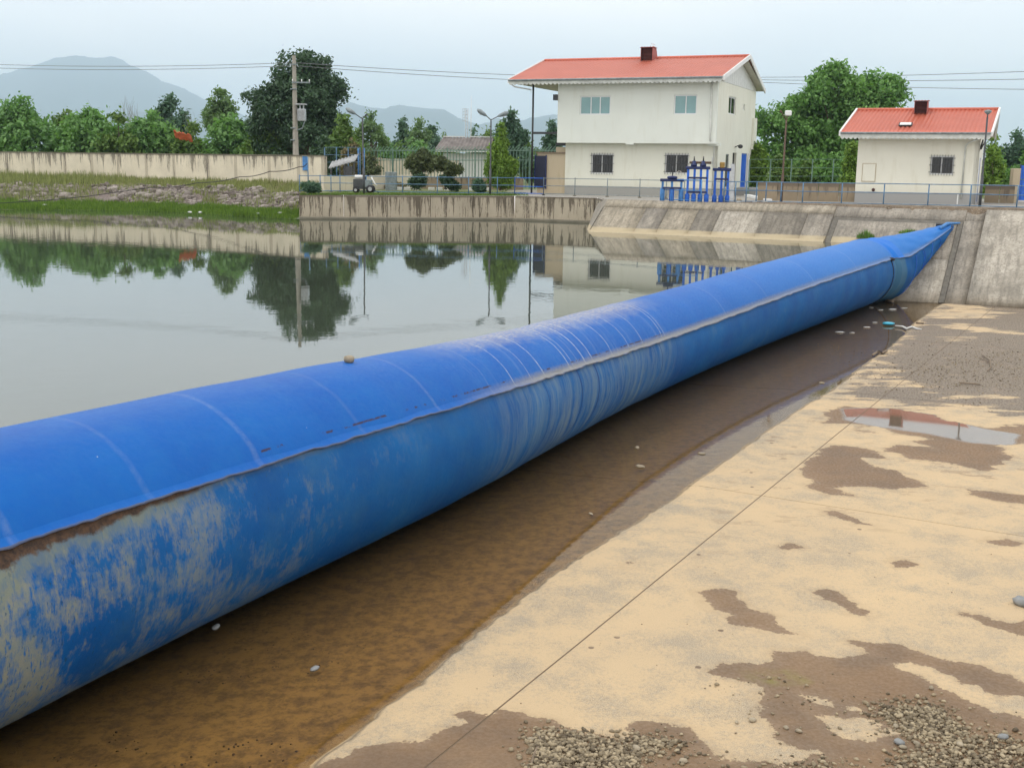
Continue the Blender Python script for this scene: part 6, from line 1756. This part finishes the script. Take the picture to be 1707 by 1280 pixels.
V, F, tone = leaves(lob, 46000, .24, 9, .35, spray=.7)
npmesh('crown', V, F, LEAF['walnut'], r, False, {'tone': ('FACE', tone)})
mb = MB(); mb.tube([(0, 0, -.1), (.1, 0, 3), (.2, 0, 6), (.5, 0, 8)], [.35, .3, .2, .06], 8); mb.build('trunk', M['bark'], r, True)
branches((0, 0, 2.5), [l[:3] for l in lob[::3]], .12, 8).build('limbs', M['bark'], r, True)
tree(1262, 242, 18, 78, 'cypress', 'dark rounded conifer at the back corner of the two-storey house', 5200, .17, low=.0, shape='tall')
tree(1300, 262, 26, 84, 'bush', 'yellow-green bush behind the rusty lamp post', 4200, .2, low=.0)
tree(1345, 270, 24, 82, 'bush', 'green bush left of the small house', 3800, .2, low=.0)
tree(1385, 262, 26, 80, 'walnut', 'dark green bush beside the small house wall', 4200, .2, low=.0)
tree(1420, 240, 16, 68, 'cypress', 'slim conifer touching the left wall of the small house', 3800, .15, low=.0, shape='cone')
tree(1656, 225, 22, 70, 'cypress', 'upright conifer behind the right end of the small house', 5200, .16, low=.0, shape='tall')
tree(1695, 222, 34, 105, 'bluegreen', 'airy blue-green tree at the right edge behind the blue gate', 5200, .25, low=.1)
tree(1668, 262, 20, 85, 'walnut', 'bright green bush between the conifer and the blue gate', 2800, .2, low=.0)
tree(1720, 245, 30, 100, 'walnut', 'green tree at the right edge just above the blue gate', 4200, .24, low=.0)
tree(1555, 215, 40, 120, 'walnut', 'low tree hidden mostly behind the small house', 2500, .3, low=.0)
# yard plants: pine bushes, cypress, low shrubs
def shaped(label, Y, blobs, kind, n, size, base_px, name='pine_bush', cat='bush', trunks=()):
    B = aty(base_px[0], base_px[1], Y); B[2] = zd(B[0]) - .03
    r = root(name, B, label, cat); k = Y / FOC; lob = []
    for (x, y, rx, ry) in blobs:
        q = aty(x, y, Y)
        for _ in range(4 if rx > 8 else 2):
            o = R.uniform(-.6, .6, 3); f = R.uniform(.45, .65)
            lob.append((q[0] - B[0] + o[0] * rx * k, o[1] * rx * k, q[2] - B[2] + o[2] * ry * k, rx * k * f, rx * k * f, ry * k * f))
    V, F, tone = leaves(lob, int(n * 1.3), size * .85, int(base_px[0]), .3, 2.6, spray=.7)
    npmesh('foliage', V, F, LEAF[kind], r, False, {'tone': ('FACE', tone)})
    mb = MB()
    for (x0, y0, x1, y1) in trunks:
        a, b = aty(x0, y0, Y) - B, aty(x1, y1, Y) - B; mb.tube([a, (a + b) / 2 + [.05, 0, 0], b], [.09, .07, .05], 6)
    if trunks: mb.build('trunk', M['bark'], r, True)
    return r
shaped('spreading dark pine bush on a leaning trunk, left of two', 75, [(700, 262, 18, 9), (688, 272, 14, 8), (712, 274, 14, 9), (698, 284, 12, 6), (722, 266, 10, 7), (704, 256, 10, 5)], 'pine', 9000, .11, (698, 316), trunks=[(696, 316, 700, 284), (700, 290, 716, 276)])
shaped('flat-topped dark pine bush, right of two', 74, [(745, 276, 16, 6), (735, 268, 10, 5), (760, 280, 10, 5), (748, 286, 10, 5), (728, 274, 8, 5)], 'pine', 6500, .11, (744, 316), trunks=[(742, 316, 746, 286)])
shaped('low green shrub under the left pine bush', 74, [(697, 300, 12, 9), (690, 308, 8, 7)], 'dark', 3000, .10, (697, 316), 'shrub', 'shrub')
shaped('low clipped shrub under the right pine bush', 74, [(745, 298, 10, 8), (752, 310, 14, 5)], 'dark', 3000, .10, (748, 316), 'shrub', 'shrub')
shaped('small green shrub at the foot of the cypress', 72, [(797, 309, 12, 8), (808, 312, 8, 6)], 'bluegreen', 3000, .10, (800, 318), 'shrub', 'shrub')
shaped('tall two-pointed bright green cypress beside the two-armed lamp', 72, [(838, 222, 4, 12), (837, 240, 9, 14), (838, 262, 14, 16), (838, 285, 18, 16), (824, 250, 5, 10), (822, 268, 11, 14), (818, 285, 13, 13), (842, 300, 16, 10), (826, 298, 14, 10), (850, 280, 12, 14), (837, 211, 2.2, 7)], 'cypress', 17000, .12, (834, 318), 'cypress', 'tree', trunks=[(834, 318, 836, 240)])
shaped('short-cut green patch of plants at the left end of the railing', 64.9, [(520, 314, 14, 6), (508, 312, 8, 5), (532, 316, 8, 4)], 'bluegreen', 2600, .09, (518, 320), 'ground_cover_plant', 'plant')
shaped('reddish-brown flowers bed plant left of the kerb row', 80, [(660, 311, 14, 4), (640, 312, 8, 4)], 'brownish', 1600, .09, (655, 315), 'flower_bed_plant', 'plant')

# ---- grass on the left bank and the yard edge (uncountable)
def blades(pts, hs, mat, name, seed, wd=.012, lean=.35):
    R = np.random.RandomState(seed); n = len(pts); P = np.asarray(pts); hs = np.asarray(hs)
    b = R.rand(n) * 2 * PI; l = hs * lean * R.rand(n)
    dx = np.column_stack([np.cos(b + 1.57), np.sin(b + 1.57), np.zeros(n)]) * (wd * (0.7 + .6 * R.rand(n)))[:, None]
    tipv_ = np.column_stack([np.cos(b) * l, np.sin(b) * l, hs])
    V = np.stack([P - dx, P + dx, P + tipv_], 1).reshape(-1, 3)
    o = npmesh(name, V, np.arange(3 * n).reshape(-1, 3), mat, None, False, {'tone': ('FACE', R.rand(n))})
    return tag(o, kind='stuff')
GL = m_leaf('bank_grass', (0.06, 0.12, 0.018), (0.17, 0.27, 0.04), .3)
GD = m_leaf('dry_bank_grass', (0.12, 0.14, 0.05), (0.30, 0.33, 0.12), .2)
R = np.random.RandomState(3); pts = []; hs = []; pd = []; hd = []
for _ in range(60000):
    X = R.uniform(-45, -12.2); q = R.uniform(-.01, .27) if R.rand() < .6 else R.uniform(.27, 1.0)
    s0, w0 = shore(X), wallY(X); Y = s0 + q * (w0 - s0); z = bank_z(X, Y)
    if z < -.02: continue
    d = noise.noise((X * .6, Y * .6, 9))
    if q < .27: pts.append((X, Y, z)); hs.append(R.uniform(.08, .28) * (1 + d))
    elif d > -.08 or q > .52 or X < -30: pd.append((X, Y, z)); hd.append(R.uniform(.1, .32) * (1.2 + d) * (1.6 if X < -30 else 1))
blades(pts, hs, GL, 'bank_grass', 1, .02)
blades(pd, hd, GD, 'dry_grass', 2, .022)
pts = []; hs = []
for _ in range(16000):
    f = R.rand(); 
    if R.rand() < .55: P = WA + (WB - WA) * f; X, Y = P[0], P[1] + R.uniform(.1, .45); h = R.uniform(.03, .14)
    else: X = R.uniform(-11, .8); Y = R.uniform(66, 74); h = R.uniform(.02, .08)
    pts.append((X, Y, zd(X))); hs.append(h)
blades(pts, hs, GL, 'lawn_grass', 4, .012)

# ---- rubble heap on the bank (uncountable)
def rocks(spec, name, mat, seed, parent=None):
    """spec rows: x,y,z,r ; 20-triangle pebbles, squashed and jittered"""
    g = (1 + 5 ** .5) / 2
    I = np.array([(-1, g, 0), (1, g, 0), (-1, -g, 0), (1, -g, 0), (0, -1, g), (0, 1, g), (0, -1, -g), (0, 1, -g), (g, 0, -1), (g, 0, 1), (-g, 0, -1), (-g, 0, 1)]) / 1.9
    IF = np.array([(0, 11, 5), (0, 5, 1), (0, 1, 7), (0, 7, 10), (0, 10, 11), (1, 5, 9), (5, 11, 4), (11, 10, 2), (10, 7, 6), (7, 1, 8), (3, 9, 4), (3, 4, 2), (3, 2, 6), (3, 6, 8), (3, 8, 9), (4, 9, 5), (2, 4, 11), (6, 2, 10), (8, 6, 7), (9, 8, 1)])
    R = np.random.RandomState(seed); S_ = np.asarray(spec, float); n = len(S_)
    V = np.repeat(I[None], n, 0) * (1 + R.uniform(-.22, .22, (n, 12, 1)))
    sq = np.stack([R.uniform(.8, 1.35, n), R.uniform(.65, 1.0, n), R.uniform(.45, .8, n)], 1)
    V = V * sq[:, None, :] * S_[:, 3][:, None, None]
    a = R.rand(n) * 6.28; c, s = np.cos(a)[:, None], np.sin(a)[:, None]
    x, y = V[..., 0].copy(), V[..., 1].copy(); V[..., 0] = x * c - y * s; V[..., 1] = x * s + y * c
    V += S_[:, None, :3] + np.array([0, 0, 1]) * (S_[:, 3] * sq[:, 2] * .55)[:, None, None]
    F = (IF[None] + (np.arange(n) * 12)[:, None, None]).reshape(-1, 3)
    o = npmesh(name, V.reshape(-1, 3), F, mat, parent, False, {'tone': ('FACE', np.repeat(R.rand(n), 20))})
    return tag(o, kind='stuff')
def m_gravel(name, dark, light, rough=.85):
    t = NT(name); a = t.attr('tone'); n = t.noise(t.pos(), 30, 3)
    return t.done(t.mix(t.math('ADD', t.math('MULTIPLY', a, .8), t.math('MULTIPLY', t.math('SUBTRACT', n, .5), .5)), dark, light), rough, t.bump(n, .3, .01))
rub = []
R = np.random.RandomState(8)
for _ in range(8500):
    X = R.uniform(-41, -12.4); q = R.normal(.41, .07)
    if not (.25 < q < .56): continue
    if noise.noise((X * .35, q * 4, 3)) < -.22: continue
    s0, w0 = shore(X), wallY(X); Y = s0 + q * (w0 - s0)
    rub.append((X, Y, bank_z(X, Y) - .05, R.choice([.07, .1, .14, .2, .3], p=[.42, .32, .16, .08, .02])))
rocks(rub, 'rubble', m_gravel('rubble_stone', (0.11, 0.09, 0.075), (0.40, 0.355, 0.32)), 4)
for k, (px, py, lb) in enumerate(((316, 344, 'left of the pair'), (333, 341, 'right of the pair'))):
    P = aty(px, py, 66.5); mb = MB(); mb.ball((0, 0, 0), .085, 9, 6, (1.3, .8, .6), .3, random.Random(k)); o = mb.build('plastic_bag', M['bag'], None, True); o.location = (P[0], P[1], .16); tag(o, 'crumpled white plastic bag on the green shore, ' + lb, 'plastic bag', 'white bags on the shore')
for k, (px, py, lb) in enumerate(((74, 326, 'white plastic scrap on the rubble near the black hose'), (430, 344, 'tiny white scrap on the grass left of the retaining wall'), (466, 346, 'tiny white scrap on the grass closest to the retaining wall'), (322, 301, 'pale flat scrap lying at the foot of the boundary wall'))):
    Y = 72 if k == 0 else (66 if k < 3 else 84); P = aty(px, py, Y); mb = MB(); mb.ball((0, 0, 0), .10, 8, 5, (1.6, .9, .6), .3, random.Random(k)); o = mb.build('plastic_scrap', M['bag'], None, True); o.location = (P[0], P[1], bank_z(P[0], P[1]) + .1 if k != 3 else P[2]); tag(o, lb, 'plastic scrap')

# ================================================================== GRAVEL, PEBBLES, TWIGS ON THE APRON
def in_poly(P, poly): return sdf(P, poly) > 0
def scatter(poly_px, n, rmin, rmax, seed, edge=.12, pile=.0):
    poly = tr(poly_px); R = np.random.RandomState(seed); lo, hi = poly.min(0) - .3, poly.max(0) + .3
    out = []
    P = R.uniform(lo, hi, (n * 6, 2)); d = sdf(P, poly)
    keep = d > R.exponential(edge, len(P)) * -1 + R.uniform(-.02, .05, len(P))
    P = P[keep][:n]; d = d[keep][:n]
    r = rmin * .7 + (rmax * 1.25 - rmin) * R.rand(len(P)) ** 4.0
    z = Z_AP + pile * np.clip(d / .35, 0, 1) * (0.6 + .4 * R.rand(len(P)))
    return np.column_stack([P, z, r])
g1 = [(885, 1232), (905, 1218), (960, 1222), (1040, 1238), (1062, 1228), (1120, 1240), (1100, 1252), (1065, 1262), (1060, 1300), (890, 1300)]
g2 = [(1470, 1190), (1500, 1180), (1560, 1178), (1580, 1200), (1610, 1222), (1560, 1232), (1520, 1222)]
g3 = [(1500, 1262), (1560, 1245), (1640, 1228), (1707, 1235), (1800, 1240), (1800, 1330), (1500, 1330), (1480, 1290)]
g4 = [(1240, 1282), (1300, 1272), (1380, 1264), (1420, 1275), (1400, 1320), (1250, 1320)]
g5 = [(1490, 618), (1560, 606), (1707, 585), (1800, 590), (1800, 650), (1640, 640), (1540, 640)]
GR = np.vstack([scatter(g1, 5600, .006, .026, 1, .05, .022), scatter(g2, 2200, .008, .026, 2, .08, .025), scatter(g3, 6000, .006, .026, 3, .08, .018), scatter(g4, 700, .007, .024, 4, .06, .01),
                scatter([(1180, 1130), (1290, 1130), (1700, 1200), (1700, 1300), (1330, 1300), (1290, 1220)], 420, .006, .022, 5, .1), scatter([(1110, 1215), (1200, 1262), (1100, 1280), (1060, 1240)], 160, .008, .024, 6, .05),
                scatter([(700, 1150), (1300, 900), (1700, 900), (1700, 1250), (900, 1200)], 260, .003, .008, 7, .1),
                scatter(g5, 3000, .008, .02, 8, .6, .01), scatter([(1450, 580), (1800, 560), (1800, 690), (1450, 650)], 1800, .008, .02, 9, .5)])
rocks(GR, 'gravel', m_gravel('apron_gravel', (0.08, 0.06, 0.035), (0.47, 0.385, 0.25)), 6)
PB = [(1499, 1240, .045, 'bluish-grey oval pebble left of the right gravel patch', 'stone_grey'), (1505, 1247, .03, 'small brown pebble touching the bluish-grey oval one', 'stone'), (1493, 1212, .03, 'round pebble at the lower edge of the middle gravel fan', 'stone'),
      (1254, 1202, .035, 'pair-like brown pebble on the dry tongue between two mud patches', 'stone'), (1139, 1270, .035, 'dark pebble at the bottom edge right of the big gravel heap', 'stone'), (1672, 1231, .045, 'grey stone at the top of the right gravel patch', 'stone_grey'), (1552, 1148, .03, 'light pebble on the mud below the long dry strip', 'stone'),
      (1228, 1205, .02, 'tiny pebble on dry concrete left of the pair-like one', 'stone'), (1331, 1220, .03, 'dark pebble on the mud left of the crescent-shaped dry patch', 'stone'), (1310, 1214, .026, 'smaller pebble on the mud left of the crescent-shaped dry patch', 'stone'),
      (1600, 1243, .035, 'brown stone on the left rim of the right gravel patch', 'stone'), (885, 1234, .03, 'white pebble at the upper left corner of the big gravel heap', 'stone'), (1061, 1250, .04, 'pale square-edged stone on the right side of the big gravel heap', 'stone'), (1528, 1241, .03, 'brown pebble right of the bluish-grey oval one', 'stone'),
      (1703, 1009, .10, 'dark wet stone at the right edge of the photo on dry concrete', 'stone_grey')]
for px, py, rd, lb, mt in PB: stone(atz(px, py, Z_AP), rd, lb, mt, (1.2, .85, .62), name='pebble')
for px, py, rd, lb in ((525, 1117, .045, 'stone standing out of the brown puddle nearest the camera'), (360, 1048, .05, 'pale grey stone at the foot of the dam'), (1062, 748, .05, 'left of two pale stones in the puddle near the creased stretch'), (1170, 758, .05, 'right of two pale stones in the puddle near the creased stretch'), (1067, 780, .06, 'pale flat stone in the puddle in front of the two pale ones'),
                       (985, 858, .035, 'small stone in the puddle halfway along the dam'), (1370, 640, .05, 'pale stone in the far part of the puddle')):
    stone(atz(px, py, Z_BW - .02), rd, lb, 'stone_grey' if px < 600 else 'stone', (1.5, .8, .55), name='stone')
# twigs and flotsam
def twig(pxs, r, label, mat='wood', z=Z_AP + .01):
    pts = [atz(x, y, z) for x, y in pxs]; mb = MB(); mb.tube(pts, [r] * len(pts), 5); o = mb.build('twig', M[mat], None, True); return tag(o, label, 'twig')
twig([(886, 1272), (893, 1250), (902, 1236), (899, 1228)], .012, 'curved grey twig on the left edge of the big gravel heap')
twig([(1637, 592), (1650, 600), (1652, 612), (1646, 618)], .016, 'forked dark twig on the far muddy apron', z=Z_AP + .04)
twig([(1648, 604), (1642, 600), (1632, 597)], .012, 'side branch piece beside the forked dark twig', z=Z_AP + .04)
twig([(1455, 592), (1463, 586), (1470, 589), (1478, 584)], .035, 'dark knotty stick at the water edge', z=Z_AP + .04)
twig([(1527, 538), (1540, 539)], .03, 'short dark stick right of the cyan scrap', z=Z_AP + .04)
twig([(1600, 638), (1618, 639), (1634, 641)], .02, 'straight brown stick on the far muddy apron', z=Z_AP + .04)
twig([(1476, 500), (1488, 503)], .06, 'dark stick at the toe of the slope beside the dam', z=Z_AP + .03)
P = atz(1481, 541, Z_BW + .03); mb = MB(); mb.ball((0, 0, .03), .17, 12, 6, (1.3, .8, .35), .12, random.Random(2)); o = mb.build('plastic_scrap', M['cyan'], None, True); o.location = P; tag(o, 'bright cyan plastic scrap floating at the far end of the puddle', 'plastic scrap')
pts = [atz(x, y, Z_AP + .03) for x, y in ((1492, 543), (1504, 544), (1511, 548), (1520, 545), (1528, 548), (1536, 549))]; mb = MB(); mb.tube(pts, [.02, .03, .045, .04, .03, .015], 6); o = mb.build('rag', M['bag'], None, True); tag(o, 'twisted whitish rag on the water edge beside the cyan scrap', 'rag')
for k, (px, py) in enumerate(((1452, 513), (1468, 517), (1487, 516), (1459, 538), (1444, 546), (1400, 554), (1421, 555), (1508, 514))):
    P = atz(px, py, Z_BW + .01); mb = MB(); mb.ball((0, 0, .01), .05 + .015 * (k % 3), 8, 5, (1.9, .7, .22), .3, random.Random(k)); o = mb.build('foam_fleck', M['bag'], None, True); o.location = P
    tag(o, ('white fleck touching the foot of the dam', 'second white fleck from the foot of the dam', 'white fleck nearest the slope', 'white fleck left of the cyan scrap', 'round white fleck below the one left of the cyan scrap', 'left of the two nearest white flecks', 'right of the two nearest white flecks', 'yellowish fleck nearest the toe of the slope')[k] + ' on the puddle', 'floating fleck', 'flecks floating on the puddle')
# bits of debris on the bottom of the puddle (uncountable)
db = []
R = np.random.RandomState(12)
for _ in range(6000):
    u_, v_ = R.uniform(-8.6, -6.2), R.uniform(4, 40); P = uv(u_, v_, 0)
    if noise.noise((P[0] * .9, P[1] * .9, 1.5)) < .08: continue
    db.append((P[0], P[1], Z_AP - .035 - min(3.5, max(0, -6.2 - u_)) * .06 - .012, R.uniform(.004, .015)))
rocks(db, 'leaf_litter', m_gravel('sunken_litter', (0.05, 0.035, 0.02), (0.16, 0.10, 0.05)), 9)

# ================================================================== AIR
t = NT('haze'); t.t.nodes.remove(t.b)
pv = t.n('ShaderNodeVolumePrincipled'); pv.inputs['Color'].default_value = (0.72, 0.87, 1.0, 1); pv.inputs['Density'].default_value = 1.8e-4; pv.inputs['Anisotropy'].default_value = 0.68
t.l(pv.outputs[0], t.out.inputs['Volume'])
mb = MB(); mb.box(-13000, 13000, -400, 15500, -6.5, 930); tag(mb.build('haze', t.m), kind='stuff')
